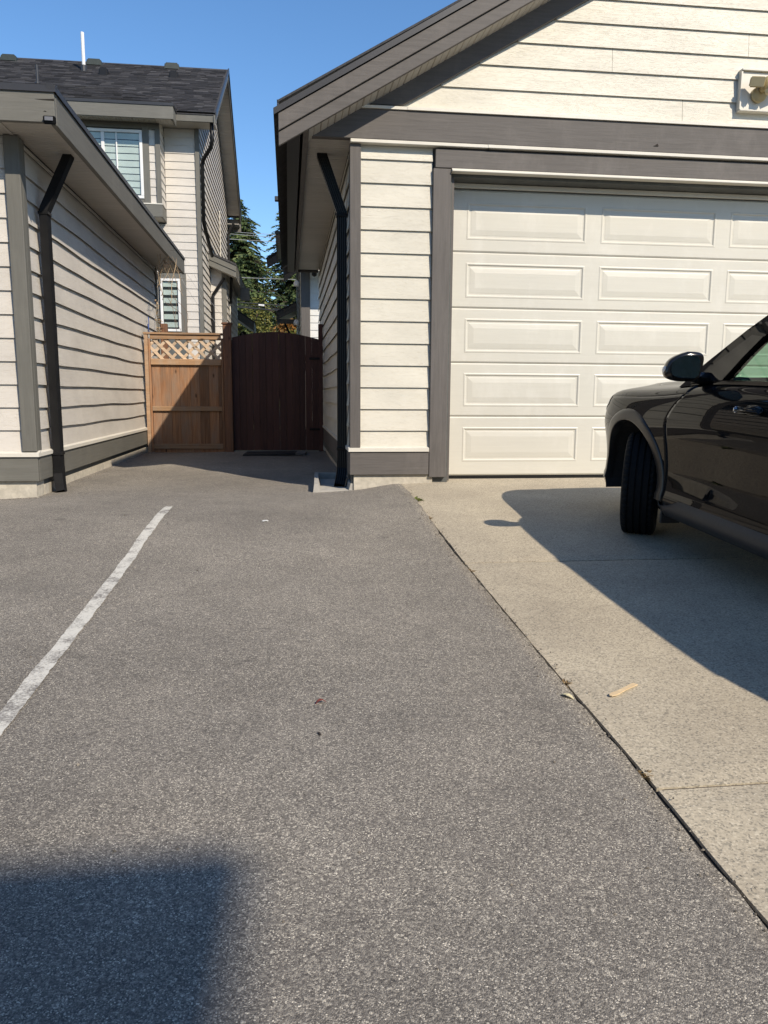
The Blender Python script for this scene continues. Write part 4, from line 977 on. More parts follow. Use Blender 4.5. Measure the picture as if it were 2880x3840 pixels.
# ------------------------------------------------------------------ small things
# splash block under the right downspout
SB = thing('splash_block', (0.37, 6.62, -.1), 'grey concrete splash block under the black downspout at the cream garage corner', 'splash block')
def splash():
    bm = bmesh.new(); x0, x1, y0, y1 = 0.235, 0.515, 6.42, 7.20; wl_ = .035
    zb = lambda y: ground_z(.3, y)-.02
    N = 8
    rows = []
    for j in range(N+1):
        y = y0+(y1-y0)*j/N; zt = -.03+.02*j/N; k = .02*math.sin(j*2.1)
        fl = .0 + .012*math.sin(j*1.3)
        fan = .03*(1-j/N)
        rows.append([bm.verts.new(p) for p in ((x0-fan-.012, y, zb(y)), (x0-fan, y, zt), (x0-fan+wl_, y, zt), (x0-fan+wl_+.015, y, zt-.055+fl*.3), (x1+fan-wl_-.015, y, zt-.055+fl*.3), (x1+fan-wl_, y, zt), (x1+fan, y, zt), (x1+fan+.01, y, zb(y)))])
    for j in range(N):
        for i in range(7): bm.faces.new((rows[j][i], rows[j][i+1], rows[j+1][i+1], rows[j+1][i]))
    # back wall
    b = rows[N]; zt = .0
    bk = [bm.verts.new((v.co.x, v.co.y+.03, v.co.z)) for v in b]
    bm.faces.new(b[::-1]); 
    f = rows[0]; bm.faces.new(f)
    return bm_obj('block', bm, M_SPL, SB)
M_SPL = grain_mat('splash_concrete', (0.37, 0.355, 0.32), (14, 14, 14), 0.15, 0.9, 0.5, 0.0, ((0.25, 0.24, 0.22), 0.5))
splash(); box('back_lip', 0.238, 0.512, 7.172, 7.205, -.12, -.012, M_SPL, SB, .005)
# mat in front of the gate
MT = thing('door_mat', (-.2, 10.75, -.105), 'flat dark mat lying on the asphalt before the brown gate', 'mat')
M_MAT = grain_mat('mat_rubber', (0.02, 0.02, 0.021), (40, 40, 40), 0.4, 0.9, 0.5, 0.0); M_MATE = grain_mat('mat_edge', (0.16, 0.155, 0.15), (30, 30, 30), 0.2, 0.9, 0.3, 0.0)
mesh('pad', [(-.62, 10.45, -.108), (.10, 10.56, -.103), (.135, 10.98, -.098), (-.585, 10.90, -.1), (-.61, 10.46, -.088), (.09, 10.565, -.083), (.125, 10.97, -.078), (-.58, 10.89, -.08)], [(4, 5, 6, 7), (0, 1, 5, 4), (1, 2, 6, 5), (2, 3, 7, 6), (3, 0, 4, 7)], M_MAT, MT)
mesh('border_strip', [(.085, 10.555, -.104), (.215, 10.575, -.103), (.245, 11.0, -.098), (.12, 10.98, -.098), (.085, 10.555, -.080), (.215, 10.575, -.080), (.245, 11.0, -.076), (.12, 10.98, -.076)], [(4, 5, 6, 7), (0, 1, 5, 4), (1, 2, 6, 5), (2, 3, 7, 6), (3, 0, 4, 7)], M_MATE, MT)
mesh('border_strip', [(-.58, 10.90, -.1), (.13, 10.985, -.098), (.135, 11.03, -.098), (-.575, 10.945, -.1), (-.58, 10.90, -.074), (.13, 10.985, -.072), (.135, 11.03, -.072), (-.575, 10.945, -.074)], [(4, 5, 6, 7), (0, 1, 5, 4), (1, 2, 6, 5), (2, 3, 7, 6), (3, 0, 4, 7)], M_MATE, MT)
# wooden stick, leaves, weed, litter
M_STICK = grain_mat('birch_stick', (0.66, 0.50, 0.30), (30, 30, 30), 0.12, 0.7, 0.2, 0.0)
def flat_strip(name, pts, wid, zf, th, mat, label, cat, lift=0.0):
    V, Fc = [], []; n = len(pts)
    for k, dz in ((0, 0), (1, th)):
        for i, (x, y) in enumerate(pts):
            a = Vector(pts[max(0, i-1)]+(0,)); b = Vector(pts[min(n-1, i+1)]+(0,)); d = (b-a).normalized(); s = Vector((-d.y, d.x, 0))*wid[i]/2
            z = zf(x, y)+.002+dz+lift*math.sin(math.pi*i/(n-1)); V += [(x+s.x, y+s.y, z), (x-s.x, y-s.y, z)]
    o_ = 2*n
    for i in range(n-1):
        Fc += [(o_+2*i, o_+2*i+1, o_+2*i+3, o_+2*i+2), (2*i, 2*i+2, 2*i+3, 2*i+1), (2*i, o_+2*i, o_+2*i+2, 2*i+2), (2*i+1, 2*i+3, o_+2*i+3, o_+2*i+1)]
    Fc += [(0, 1, o_+1, o_), (2*n-2, o_+2*n-2, o_+2*n-1, 2*n-1)]
    return tag(mesh(name, V, Fc, mat), label, cat)
cz = lambda x, y: prof(y)
flat_strip('wooden_stick', [(1.036, 2.298), (1.040, 2.302), (1.052, 2.308), (1.070, 2.318), (1.095, 2.336), (1.120, 2.354), (1.145, 2.372), (1.160, 2.383)], [.008, .017, .022, .018, .015, .016, .019, .017], cz, .003, M_STICK, 'flat wooden ice-cream stick lying on the concrete driveway', 'stick', .002)
M_LEAFP = grain_mat('pale_dry_leaf', (0.62, 0.55, 0.34), (30, 30, 30), 0.15, 0.7, 0.2, 0.0); M_LEAFR = grain_mat('red_leaf', (0.20, 0.045, 0.03), (30, 30, 30), 0.3, 0.7, 0.2, 0.0); M_TWIG = grain_mat('twig', (0.03, 0.022, 0.018), (30, 30, 30), 0.3, 0.8, 0.2, 0.0)
flat_strip('dry_leaf', [(0.878, 2.325), (0.884, 2.318), (0.892, 2.308), (0.900, 2.297), (0.906, 2.287)], [.002, .014, .018, .012, .002], ground_z, .0015, M_LEAFP, 'pale curled leaf on the asphalt edge beside the joint', 'leaf', .008)
flat_strip('red_leaf', [(0.074, 2.342), (0.081, 2.345), (0.090, 2.349), (0.099, 2.353), (0.108, 2.355)], [.003, .009, .013, .009, .002], ground_z, .0015, M_LEAFR, 'small curled red leaf on the asphalt', 'leaf', .012)
flat_strip('twig', [(0.074, 2.133), (0.078, 2.127), (0.080, 2.118)], [.004, .006, .004], ground_z, .004, M_TWIG, 'tiny black twig on the asphalt', 'twig')
flat_strip('paper_scrap', [(-.175, 4.985), (-.165, 4.992), (-.15, 4.995), (-.14, 4.99)], [.02, .035, .03, .015], ground_z, .002, M_WHITE, 'small white scrap on the asphalt in front of the fence', 'litter', .004)
M_WEED = leaf_mat('weed_leaves', [(0.0, (0.05, 0.075, 0.015)), (1.0, (0.14, 0.15, 0.035))])
def weed(x, y, n, s, label, mat, seed):
    rr = random.Random(seed); V, Fc = [], []
    z0 = prof(y)-.01
    for i in range(n):
        az = rr.random()*6.283; L = s*rr.uniform(.5, 1.2); up = rr.uniform(.2, .9); p = Vector((x+rr.uniform(-.01, .01), y+rr.uniform(-.05, .05)*s/.08, z0))
        d = Vector((math.cos(az), math.sin(az), up)).normalized()*L; sd = Vector((-math.sin(az), math.cos(az), 0))*L*.16
        q = len(V); V += [p, p+d*.5+sd, p+d+Vector((0, 0, -.25*L)), p+d*.5-sd]; Fc.append((q, q+1, q+2, q+3))
    return tag(mesh('weed', V, Fc, mat), label, 'weed')
weed(0.928, 5.66, 46, .07, 'green weed sprouting in the joint near the garage corner', M_WEED, 1)
M_DRYW = leaf_mat('dry_weed', [(0.0, (0.10, 0.06, 0.03)), (1.0, (0.30, 0.22, 0.11))])
weed(0.927, 5.05, 26, .035, 'dry brown weeds in the joint beyond the green weed', M_DRYW, 2); weed(0.927, 3.83, 22, .03, 'dry weed tuft in the joint at the second control line', M_DRYW, 4)
weed(0.925, 2.43, 40, .028, 'dark mossy tuft in the joint above the pale leaf', M_DRYW, 5); weed(0.930, 1.83, 40, .022, 'dry debris tuft in the joint at the nearest control line', M_DRYW, 6)

M_SPLIT = grain_mat('split_wood', (0.022, 0.018, 0.014), (20, 20, 20), 0.3, 0.95, 0.2, 0.0)
prism('fascia_split', [(-1.755, 2.757), (-1.70, 2.752), (-1.624, 2.750), (-1.624, 2.764), (-1.68, 2.760)], 'y', ey-.0035, ey+.002, M_SPLIT, GL); prism('fascia_split', [(-1.70, 2.678), (-1.682, 2.675), (-1.678, 2.679), (-1.69, 2.682)], 'y', ey-.0035, ey+.002, M_SPLIT, GL)
# loose grit washed along the joint and the wall feet
M_GRAV = leaf_mat('grit_stones', [(0.0, (0.08, 0.07, 0.06)), (0.6, (0.22, 0.19, 0.15)), (1.0, (0.45, 0.41, 0.34))], 0.9)
rg = random.Random(77); V, Fc = [], []
for i in range(900):
    k = rg.random()
    if k < .45: y = rg.uniform(1.2, 6.3); x = 0.905+rg.gauss(0, .03)
    elif k < .65: y = 6.37-abs(rg.gauss(0, .03)); x = rg.uniform(-2.6, -1.95)
    elif k < .85: y = rg.uniform(6.45, 11.0); x = -1.955+abs(rg.gauss(0, .035))
    else: y = rg.uniform(1.2, 6.0); x = rg.uniform(-1.2, .85)
    z = (ground_z(x, y) if x < .925 else prof(y)); r = rg.uniform(.0018, .0055)
    c = Vector((x, y, z+r*.3)); q = len(V)
    V += [c+Vector((rg.uniform(.6, 1.2)*r*a, rg.uniform(.6, 1.2)*r*b, rg.uniform(.5, 1)*r*d)) for a, b, d in ((1, 0, 0), (-1, 0, 0), (0, 1, 0), (0, -1, 0), (0, 0, 1), (0, 0, -.6))]
    for f in ((0, 2, 4), (2, 1, 4), (1, 3, 4), (3, 0, 4), (2, 0, 5), (1, 2, 5), (3, 1, 5), (0, 3, 5)): Fc.append(tuple(q+t for t in f))
tag(mesh('loose_grit', V, Fc, M_GRAV), 'fine loose grit scattered along the joint and wall feet', 'grit', kind='stuff')
# solar light at the left fascia corner
SO = thing('solar_light', (-1.66, 6.07, 2.6), 'small black solar light fixed at the grey fascia corner', 'light')
M_SOLAR = grain_mat('solar_cell', (0.16, 0.165, 0.18), (8, 8, 8), 0.1, 0.25, 0.0, 0.0)
bm = bmesh.new(); add_box(bm, -1.698, -1.612, 6.042, 6.072, 2.588, 2.640)
for v in bm.verts:
    if v.co.z < 2.6 and v.co.y < 6.06: v.co.y += .014
bmesh.ops.bevel(bm, geom=list(bm.edges), offset=.006, segments=2, affect='EDGES'); bm_obj('housing', bm, M_BLACK, SO)
box('solar_panel', -1.684, -1.628, 6.038, 6.043, 2.606, 2.632, M_SOLAR, SO, .001)

# security light on the gable
M_LAMPW = grain_mat('sensor_cream', (0.60, 0.53, 0.34), (8, 8, 8), 0.05, 0.35, 0.0, 0.0)
M_LAMP = grain_mat('yellowed_plastic', (0.56, 0.46, 0.25), (8, 8, 8), 0.06, 0.4, 0.0, 0.0); M_LAMPG = grain_mat('lamp_lens', (0.34, 0.30, 0.19), (8, 8, 8), 0.06, 0.2, 0.0, 0.0)
SEC = thing('security_light', (3.87, 6.36, 3.2), 'yellowed motion security light on a cream block high on the gable', 'light')
box('mounting_block', 3.722, 4.02, 6.372, 6.41, 3.052, 3.345, M_FLASH, SEC, .005); box('block_cap', 3.708, 4.034, 6.350, 6.41, 3.346, 3.362, M_FLASH, SEC, .003); box('block_sill', 3.708, 4.034, 6.352, 6.41, 3.036, 3.050, M_FLASH, SEC, .003)
box('block_side', 3.708, 3.7205, 6.360, 6.41, 3.051, 3.345, M_FLASH, SEC)
sweep('base', circ(.062, 20), [(3.865, 6.371, 3.165), (3.865, 6.335, 3.165)], M_LAMP, SEC, (0, 0, 1), True)
bm = bmesh.new(); bmesh.ops.create_uvsphere(bm, u_segments=18, v_segments=12, radius=.036); bmesh.ops.translate(bm, verts=bm.verts, vec=(3.905, 6.272, 3.172))
sn = bm_obj('sensor', bm, M_LAMPW, SEC, True); sweep('sensor_body', circ(.038, 20), [(3.905, 6.272, 3.176), (3.905, 6.275, 3.200), (3.905, 6.28, 3.272)], M_LAMP, SEC, (1, 0, 0), True)
sweep('sensor_arm', circ(.024, 10), [(3.872, 6.34, 3.19), (3.892, 6.30, 3.215)], M_LAMP, SEC, (0, 0, 1), True)
def lamp_head(cx, flip):
    bm = bmesh.new(); add_box(bm, -.060, .060, -.03, .03, -.042, .042)
    for v in bm.verts:
        if v.co.y > 0: v.co.x *= .8; v.co.z *= .75
    bmesh.ops.bevel(bm, geom=list(bm.edges), offset=.010, segments=2, affect='EDGES')
    R_ = Matrix.Translation((cx, 6.285, 3.232)) @ Matrix.Rotation(math.radians(9*flip), 4, 'Y') @ Matrix.Rotation(math.radians(-24*flip), 4, 'Z') @ Matrix.Rotation(math.radians(16), 4, 'X')
    bm.transform(R_); h = bm_obj('lamp_head', bm, M_LAMP, SEC)
    bm = bmesh.new(); add_box(bm, -.052, .052, -.033, -.0295, -.034, .034); bm.transform(R_); bm_obj('lens', bm, M_LAMPG, h)
    sweep('lamp_arm', circ(.015, 8), [(cx+.045*flip, 6.29, 3.228), (3.872, 6.335, 3.205)], M_LAMP, SEC, (0, 0, 1), True)
lamp_head(3.802, 1); lamp_head(4.01, -1)
# stray pencil squiggle on the beam
sweep('pencil_mark', circ(.0035, 5), [(2.985, 6.3535, 2.731), (3.006, 6.3535, 2.731), (3.020, 6.3535, 2.738), (3.014, 6.3535, 2.746), (3.004, 6.3535, 2.738), (3.012, 6.3535, 2.730), (3.024, 6.3535, 2.732)], M_TWIG, GR, (0, 1, 0))

# dried vine hanging over the fence by the left eave
DV = thing('dried_vine', (-1.70, 11.5, 1.5), 'dried tan vine stems tangled from the lattice up to the garage eave', 'vine')
M_VINE = grain_mat('dry_vine', (0.42, 0.31, 0.19), (20, 20, 20), 0.25, 0.8, 0.2, 0.0); M_VINED = grain_mat('dark_vine', (0.16, 0.10, 0.065), (20, 20, 20), 0.25, 0.8, 0.2, 0.0)
def vine(p0, p1, r, sag, mat, seed, n=12):
    rr = random.Random(seed); a, b = Vector(p0), Vector(p1); pts = []
    ox, oz = rr.uniform(-1, 1), rr.uniform(-1, 1)
    for i in range(n+1):
        t = i/n; p = a.lerp(b, t)+Vector((sag[0]*math.sin(math.pi*t)+.02*math.sin(7*t+ox*5)*(0 < i < n), .02*math.sin(9*t+oz*4), sag[1]*math.sin(math.pi*t)))
        pts.append(p)
    sweep('stem', circ(r, 5), pts, mat, DV, (0, 1, 0), True)
rr = random.Random(44)
tops = [(-1.67+rr.uniform(-.08, .12), 11.6+rr.uniform(-.3, .6), 2.62+rr.uniform(-.05, .25)) for _ in range(20)]
for i in range(10): vine(tops[i], (-1.72+rr.uniform(-.2, .25), 11.5+rr.uniform(-.1, .5), 2.28+rr.uniform(-.2, .15)), rr.uniform(.002, .0035), (rr.uniform(-.08, .08), rr.uniform(-.05, .1)), M_VINE, i)
for i in range(4): vine(tops[i], (-1.75+rr.uniform(-.05, .12), 11.5, 2.05+rr.uniform(-.1, .1)), .0045, (rr.uniform(-.07, .02), -.05), M_VINE, 30+i)
for i in range(4): vine((-1.72+.04*i, 11.5, 2.0+.05*i), (-1.82+rr.uniform(-.1, .45), 11.35, 1.55), .003, (rr.uniform(-.1, .15), .03), M_VINED, 60+i)
for i in range(3): vine((-1.60+.1*i, 12.4, 2.5), (-1.05+.12*i, 11.25, 1.58+.03*i), .0022, (.02, -.06), M_WIRE, 80+i)
for i in range(26):
    c = Vector((-1.70+rr.gauss(0, .10), 11.5+rr.gauss(0, .15), 2.45+rr.gauss(0, .12))); vine(c, c+Vector((rr.gauss(0, .10), rr.gauss(0, .1), rr.gauss(0, .10))), .0016, (rr.uniform(-.04, .04), rr.uniform(-.04, .04)), M_VINED, 100+i, 6)
V, Fc = [], []
for i in range(40):
    c = Vector((-1.80+rr.gauss(0, .02), 11.42+rr.gauss(0, .03), 1.58+rr.random()*.42)); a = Vector((rr.uniform(-1, 1), rr.uniform(-1, 1), rr.uniform(-1, .4))).normalized()*rr.uniform(.015, .035); b = a.cross(Vector((rr.uniform(-1, 1), rr.uniform(-1, 1), 1))).normalized()*.012
    q = len(V); V += [c-a, c+b, c+a, c-b]; Fc.append((q, q+1, q+2, q+3))
mesh('withered_leaves', V, Fc, M_VINE, DV)
M_BLUE = grain_mat('blue_cord', (0.03, 0.08, 0.30), (20, 20, 20), 0.2, 0.7, 0.0, 0.0)
BC = thing('blue_cord', (-1.90, 11.3, 1.55), 'short blue cord hanging on the siding above the lattice fence', 'cord')
sweep('strand', circ(.005, 5), [(-1.915, 11.3, 1.76), (-1.91, 11.28, 1.68), (-1.92, 11.29, 1.60), (-1.905, 11.28, 1.55)], M_BLUE, BC, (0, 1, 0), True)
sweep('strand', circ(.007, 5), [(-1.925, 11.29, 1.66), (-1.915, 11.28, 1.62), (-1.915, 11.28, 1.55)], M_BLUE, BC, (0, 1, 0), True)

# ------------------------------------------------------------------ the black SUV
def paint_black():
    m, nt, b = new_mat('black_car_paint'); b.inputs['Base Color'].default_value = (0.006, 0.006, 0.0065, 1); b.inputs['Roughness'].default_value = 0.35; b.inputs['Specular IOR Level'].default_value = 0.0
    b.inputs['Coat Weight'].default_value = 0.66; b.inputs['Coat Roughness'].default_value = 0.012; b.inputs['Coat IOR'].default_value = 1.43
    n = noise_n(nt, None, 3.0, 2, 0.5); tc = nd(nt, 'ShaderNodeTexCoord'); nt.links.new(tc.outputs['Object'], nt.nodes[-2].inputs['Vector'] if False else [q for q in nt.nodes if q.type == 'TEX_NOISE'][0].inputs['Vector'])
    bp = nd(nt, 'ShaderNodeBump'); bp.inputs['Strength'].default_value = 0.006; bp.inputs['Distance'].default_value = 0.02
    nt.links.new(n, bp.inputs['Height']); nt.links.new(bp.outputs[0], b.inputs['Coat Normal'])
    return m
def plain(name, c, rough, metal=0.0, spec=0.5):
    m, nt, b = new_mat(name); n = noise_n(nt, wpos(nt, (60, 60, 60)), 1.0, 3, 0.6)
    nt.links.new(ramp(nt, n, [(0.3, mul(c, .85)), (0.7, mul(c, 1.15))]), b.inputs['Base Color'])
    b.inputs['Roughness'].default_value = rough; b.inputs['Metallic'].default_value = metal; b.inputs['Specular IOR Level'].default_value = spec
    return m
M_CAR = paint_black()
M_CLAD = plain('grey_cladding', (0.022, 0.022, 0.023), 0.5); M_GLOSSB = plain('gloss_black', (0.008, 0.008, 0.008), 0.12); M_RUB = plain('tyre_rubber', (0.0085, 0.0088, 0.0095), 0.85, 0, .2)
M_FLARE = plain('satin_flare', (0.016, 0.016, 0.017), 0.28); M_CHROME = plain('satin_chrome', (0.55, 0.55, 0.56), 0.18, 1.0); M_INT = plain('interior_dark', (0.02, 0.02, 0.021), 0.7); M_INTG = plain('interior_grey', (0.10, 0.10, 0.10), 0.7)
M_MIR = plain('mirror_silver', (0.58, 0.68, 0.72), 0.02, 1.0); M_HEAD = plain('headlight_lens', (0.55, 0.56, 0.58), 0.12, 0.3); M_RED = plain('tail_lens', (0.25, 0.01, 0.01), 0.15)
M_CARG = glass_mat('car_glass_green', (0.50, 0.68, 0.58)); M_CARGD = glass_mat('car_glass_dark', (0.16, 0.19, 0.18))

CARX, CARY = 2.95, 4.625
CAR = thing('parked_suv', (CARX, CARY, prof(CARY)-.026), 'glossy black SUV parked nose-in before the cream garage door', 'car')
CAR.rotation_euler = (math.atan(0.052), 0, 0)
OFF[CAR.name] = Vector((0, 0, 0))           # car parts are given in the car's own frame: x right, y to the nose, z up
HWd = 0.865; NOSE, TAIL, WB, WR, TR = 0.80, -3.48, -2.55, 0.335, 0.322
def plan(y):
    if y > -0.1: return HWd*(1-.27*((y+.1)/.90)**3.2)
    if y < -2.7: return HWd*(1-.10*((-2.7-y)/.78)**2)
    return HWd
ztop = pchip([-3.48, -3.0, -1.5, -0.9, -0.62, -0.3, 0.0, 0.3, 0.5, 0.62, 0.72, 0.80], [1.03, 1.03, 0.995, 0.985, 0.966, 0.935, 0.915, 0.900, 0.882, 0.858, 0.80, 0.70])
PT_ = pchip([0, .10, .16, .30, .48, .62, .70, .76, .86, .93, .975, 1.0], [-.035, -.018, -.030, -.034, -.022, -.006, 0, -.004, -.016, -.034, -.062, -.098])
ZB = 0.25
def side_pt(y, t, sg=-1):
    z = ZB + t*(ztop(y)-ZB); return Vector((sg*(plan(y)+PT_(t)), y, z))
def gap1(t): return -.462 - .02*t - .20*max(0, (t-.72)/.28)**1.6
def gap2(t): return -1.53 + .02*t
def gap3(t): return -2.42 - .10*max(0, t-.45)
def panel(name, ya, yb, sg, ncol, nrow, parent, mat, cut=None, t0=0.0, t1=1.0):
    """body panel between two shut lines; cut=(y,z,r) opens a wheel arch"""
    bm = bmesh.new(); G = []
    for j in range(nrow+1):
        t = t0+(t1-t0)*j/nrow; a, b = ya(t), yb(t); row = []
        for i in range(ncol+1):
            y = a+(b-a)*i/ncol; row.append(bm.verts.new(side_pt(y, t, sg)))
        G.append(row)
    for j in range(nrow):
        for i in range(ncol): bm.faces.new((G[j][i], G[j][i+1], G[j+1][i+1], G[j+1][i]))
    if cut:
        cy, cz_, r = cut
        dead = [f for f in bm.faces if (lambda c: (c.y-cy)**2+(c.z-cz_)**2 < r*r)(f.calc_center_median())]
        bmesh.ops.delete(bm, geom=dead, context='FACES')
        for v in bm.verts:
            if v.is_boundary:
                d = Vector((v.co.y-cy, v.co.z-cz_)); L = d.length
                if L < r*1.12 and v.co.z > ZB+.01:
                    d = d/L*r; v.co.y = cy+d.x; v.co.z = cz_+d.y
    edge = [e for e in bm.edges if e.is_boundary]                 # turned-in hem
    ret = bmesh.ops.extrude_edge_only(bm, edges=edge)
    for v in [g for g in ret['geom'] if isinstance(g, bmesh.types.BMVert)]: v.co.x -= sg*.022
    o = bm_obj(name, bm, mat, parent, True, True)
    return o
e_ = .0022
for sg in (-1, 1):
    f = panel('front_fender', lambda t: NOSE-.004, lambda t: gap1(t)+e_, sg, 66, 40, CAR, M_CAR, (0, WR, .415), 0.0, .930)
    d1 = panel('front_door', lambda t: gap1(t)-e_, lambda t: gap2(t)+e_, sg, 40, 34, CAR, M_CAR)
    d2 = panel('rear_door', lambda t: gap2(t)-e_, lambda t: gap3(t)+e_, sg, 30, 34, CAR, M_CAR, (WB, WR, .415))
    q = panel('rear_quarter', lambda t: gap3(t)-e_, lambda t: TAIL+.004, sg, 54, 40, CAR, M_CAR, (WB, WR, .415))
    # wheel-arch flare
    for (cy, nm) in ((0.0, 'front'), (WB, 'rear')):
        bm = bmesh.new(); rings = []; N = 46
        for i in range(N+1):
            a = math.radians(-4 + 188*i/N); ca_, sa_ = math.cos(a), math.sin(a)
            ring = []
            for (r, dx) in ((.396, -.040), (.3965, .006), (.398, .009), (.402, .0105), (.406, .011), (.446, .011), (.452, .0105), (.462, .007), (.467, .004), (.468, -.004), (.468, -.02)):
                y, z = cy+r*ca_, WR+r*sa_*.985; tt = max(0.0, min(1, (z-ZB)/(ztop(y)-ZB)))
                base = plan(y)+PT_(tt); ring.append(bm.verts.new((sg*(base+dx), y, z)))
            rings.append(ring)
        for r0, r1 in zip(rings, rings[1:]):
            for k in range(10): bm.faces.new((r0[k], r0[k+1], r1[k+1], r1[k]))
        bm_obj('arch_flare', bm, M_FLARE, CAR, True, True)
        # inner liner
        bm = bmesh.new(); A, B = [], []
        for i in range(25):
            a = math.radians(-14+208*i/24); y, z = cy+.40*math.cos(a), WR+.40*math.sin(a)
            A.append(bm.verts.new((sg*(HWd-.055), y, max(z, .18)))); B.append(bm.verts.new((sg*.42, y, max(z, .18))))
        for i in range(24): bm.faces.new((A[i], A[i+1], B[i+1], B[i]))
        bm.faces.new(B); bm_obj('wheel_liner', bm, M_INT, CAR, False, True)
    # sill cladding
    bm = bmesh.new(); rows = []
    ys_ = [-.50+(-2.10+.50)*i/40 for i in range(41)]
    for y in ys_:
        up_ = .345-.05*sstep(-.70, -.50, y)-.03*sstep(-1.9, -2.1, y)
        rows.append([bm.verts.new((sg*x, y, z)) for (x, z) in ((HWd-.10, .215), (HWd-.035, .225), (HWd-.004, .262), (HWd-.004, .285), (HWd-.018, up_-.008), (HWd-.040, up_), (HWd-.075, up_-.01))])
    for r0, r1 in zip(rows, rows[1:]):
        for k in range(6): bm.faces.new((r0[k], r0[k+1], r1[k+1], r1[k]))
    bm.faces.new(rows[0]); bm.faces.new(rows[-1][::-1]); bm_obj('sill_cladding', bm, M_CLAD, CAR, True, True)
    # mud flap
    for cy in (-.445, WB-.43): box('mud_flap', sg*HWd*.88-.07, sg*HWd*.88+.05, cy-.012, cy+.004, .17, .30, M_CLAD, CAR, .004)
    # handles
    for (yh, p) in ((-1.19, d1), (-2.02, d2)):
        bm = bmesh.new(); add_box(bm, -.017, .017, -.10, .10, -.015, .015); bmesh.ops.bevel(bm, geom=list(bm.edges), offset=.010, segments=3, affect='EDGES')
        tt = (.872-ZB)/(ztop(yh)-ZB); pp = side_pt(yh-.09, tt, sg); bm.transform(Matrix.Translation(pp+Vector((sg*.026, 0, 0)))); bm_obj('handle', bm, M_CAR, p, True, True)
        bm = bmesh.new(); add_box(bm, -.0175, .0185, .082, .1015, -.0155, .0155); bmesh.ops.bevel(bm, geom=list(bm.edges), offset=.006, segments=2, affect='EDGES'); bm.transform(Matrix.Translation(pp+Vector((sg*.026, 0, 0)))); bm_obj('handle_tip', bm, M_CHROME, p, True, True)
        bm = bmesh.new(); bmesh.ops.create_uvsphere(bm, u_segments=14, v_segments=8, radius=1); bmesh.ops.scale(bm, verts=bm.verts, vec=(.008, .075, .028)); bm.transform(Matrix.Translation(pp+Vector((sg*.002, 0, 0)))); bm_obj('handle_cup', bm, M_GLOSSB, p, True, True)
    # headlight and tail light patches laid on the skin
    def patch(name, ya, yb, ta, tb, mat, par, lift=.004):
        bm = bmesh.new(); G = []
        for j in range(9):
            row = []
            for i in range(13):
                u, v = i/12, j/8; y = ya+(yb-ya)*u; t = ta(u)+(tb(u)-ta(u))*v; p = side_pt(y, t, sg); p.x += sg*lift; row.append(bm.verts.new(p))
            G.append(row)
        for j in range(8):
            for i in range(12): bm.faces.new((G[j][i], G[j][i+1], G[j+1][i+1], G[j+1][i]))
        bm_obj(name, bm, mat, par, True, True)
    patch('headlight', .46, .77, lambda u: .86-.10*u, lambda u: .965-.02*u, M_HEAD, CAR)
    patch('tail_light', -3.05, -3.46, lambda u: .74, lambda u: .93, M_RED, CAR)
    # belt moulding
    bm = bmesh.new(); sweep_into(bm, [(-.010, -.012), (.010, -.012), (.010, .012), (-.010, .012)], [(sg*(HWd-.090), y, ztop(y)+.004) for y in [-.80-.1*i for i in range(25)]], (0, 0, 1)); bm_obj('belt_moulding', bm, M_GLOSSB, CAR, False, True)

# hood
bm = bmesh.new(); G = []; NY = 36; US = [-1+2*i/24 for i in range(25)]; TS = [.934, .945, .957, .968, .979, .990]
for j in range(NY+1):
    row = []; v_ = j/NY
    def hy_(u): return (-.44-.20*abs(u)**3) + (.782+.44+.20*abs(u)**3)*v_
    ye = hy_(1.0)
    for t in TS: p = side_pt(ye, t, -1); row.append(bm.verts.new(p))
    hw = plan(ye)+PT_(1.0)
    for u in US:
        y = hy_(u); cr_ = .058*(1-abs(u)**2.6) + .012*math.exp(-((abs(u)-.62)/.10)**2)
        row.append(bm.verts.new((u*(plan(y)+PT_(1.0)), y, ztop(y)+cr_*(1-.75*sstep(.45, .79, y)))))
    for t in TS[::-1]: p = side_pt(ye, t, 1); row.append(bm.verts.new(p))
    G.append(row)
for j in range(NY):
    for i in range(len(G[0])-1): bm.faces.new((G[j][i], G[j][i+1], G[j+1][i+1], G[j+1][i]))
ret = bmesh.ops.extrude_edge_only(bm, edges=[e for e in bm.edges if e.is_boundary])
for v in [g for g in ret['geom'] if isinstance(g, bmesh.types.BMVert)]: v.co.z -= .03
bm_obj('hood', bm, M_CAR, CAR, True, True)
# nose and tail
def end_face(name, y, bul, mat, t0=0.0, t1=1.0):
    bm = bmesh.new(); G = []
    for j in range(15):
        t = t0+(t1-t0)*j/14; e = side_pt(y, t, 1); row = []
        for i in range(21):
            u = -1+2*i/20; row.append(bm.verts.new((u*e.x, y+bul*(1-u*u)*(.6+.4*math.sin(math.pi*t)), e.z)))
        G.append(row)
    for j in range(14):
        for i in range(20): bm.faces.new((G[j][i], G[j][i+1], G[j+1][i+1], G[j+1][i]))
    return bm_obj(name, bm, mat, CAR, True, True)
end_face('front_bumper', NOSE-.004, .10, M_CAR); end_face('tailgate', TAIL+.004, -.06, M_CAR)
bm = bmesh.new()
for k in range(5): sweep_into(bm, [(-.008, -.01), (.008, -.01), (.008, .01), (-.008, .01)], [(-.42+.02*k, .87, .66-.05*k), (0, .905, .66-.05*k), (.42-.02*k, .87, .66-.05*k)], (0, 0, 1))
bm_obj('grille', bm, M_CHROME, CAR, False, True)
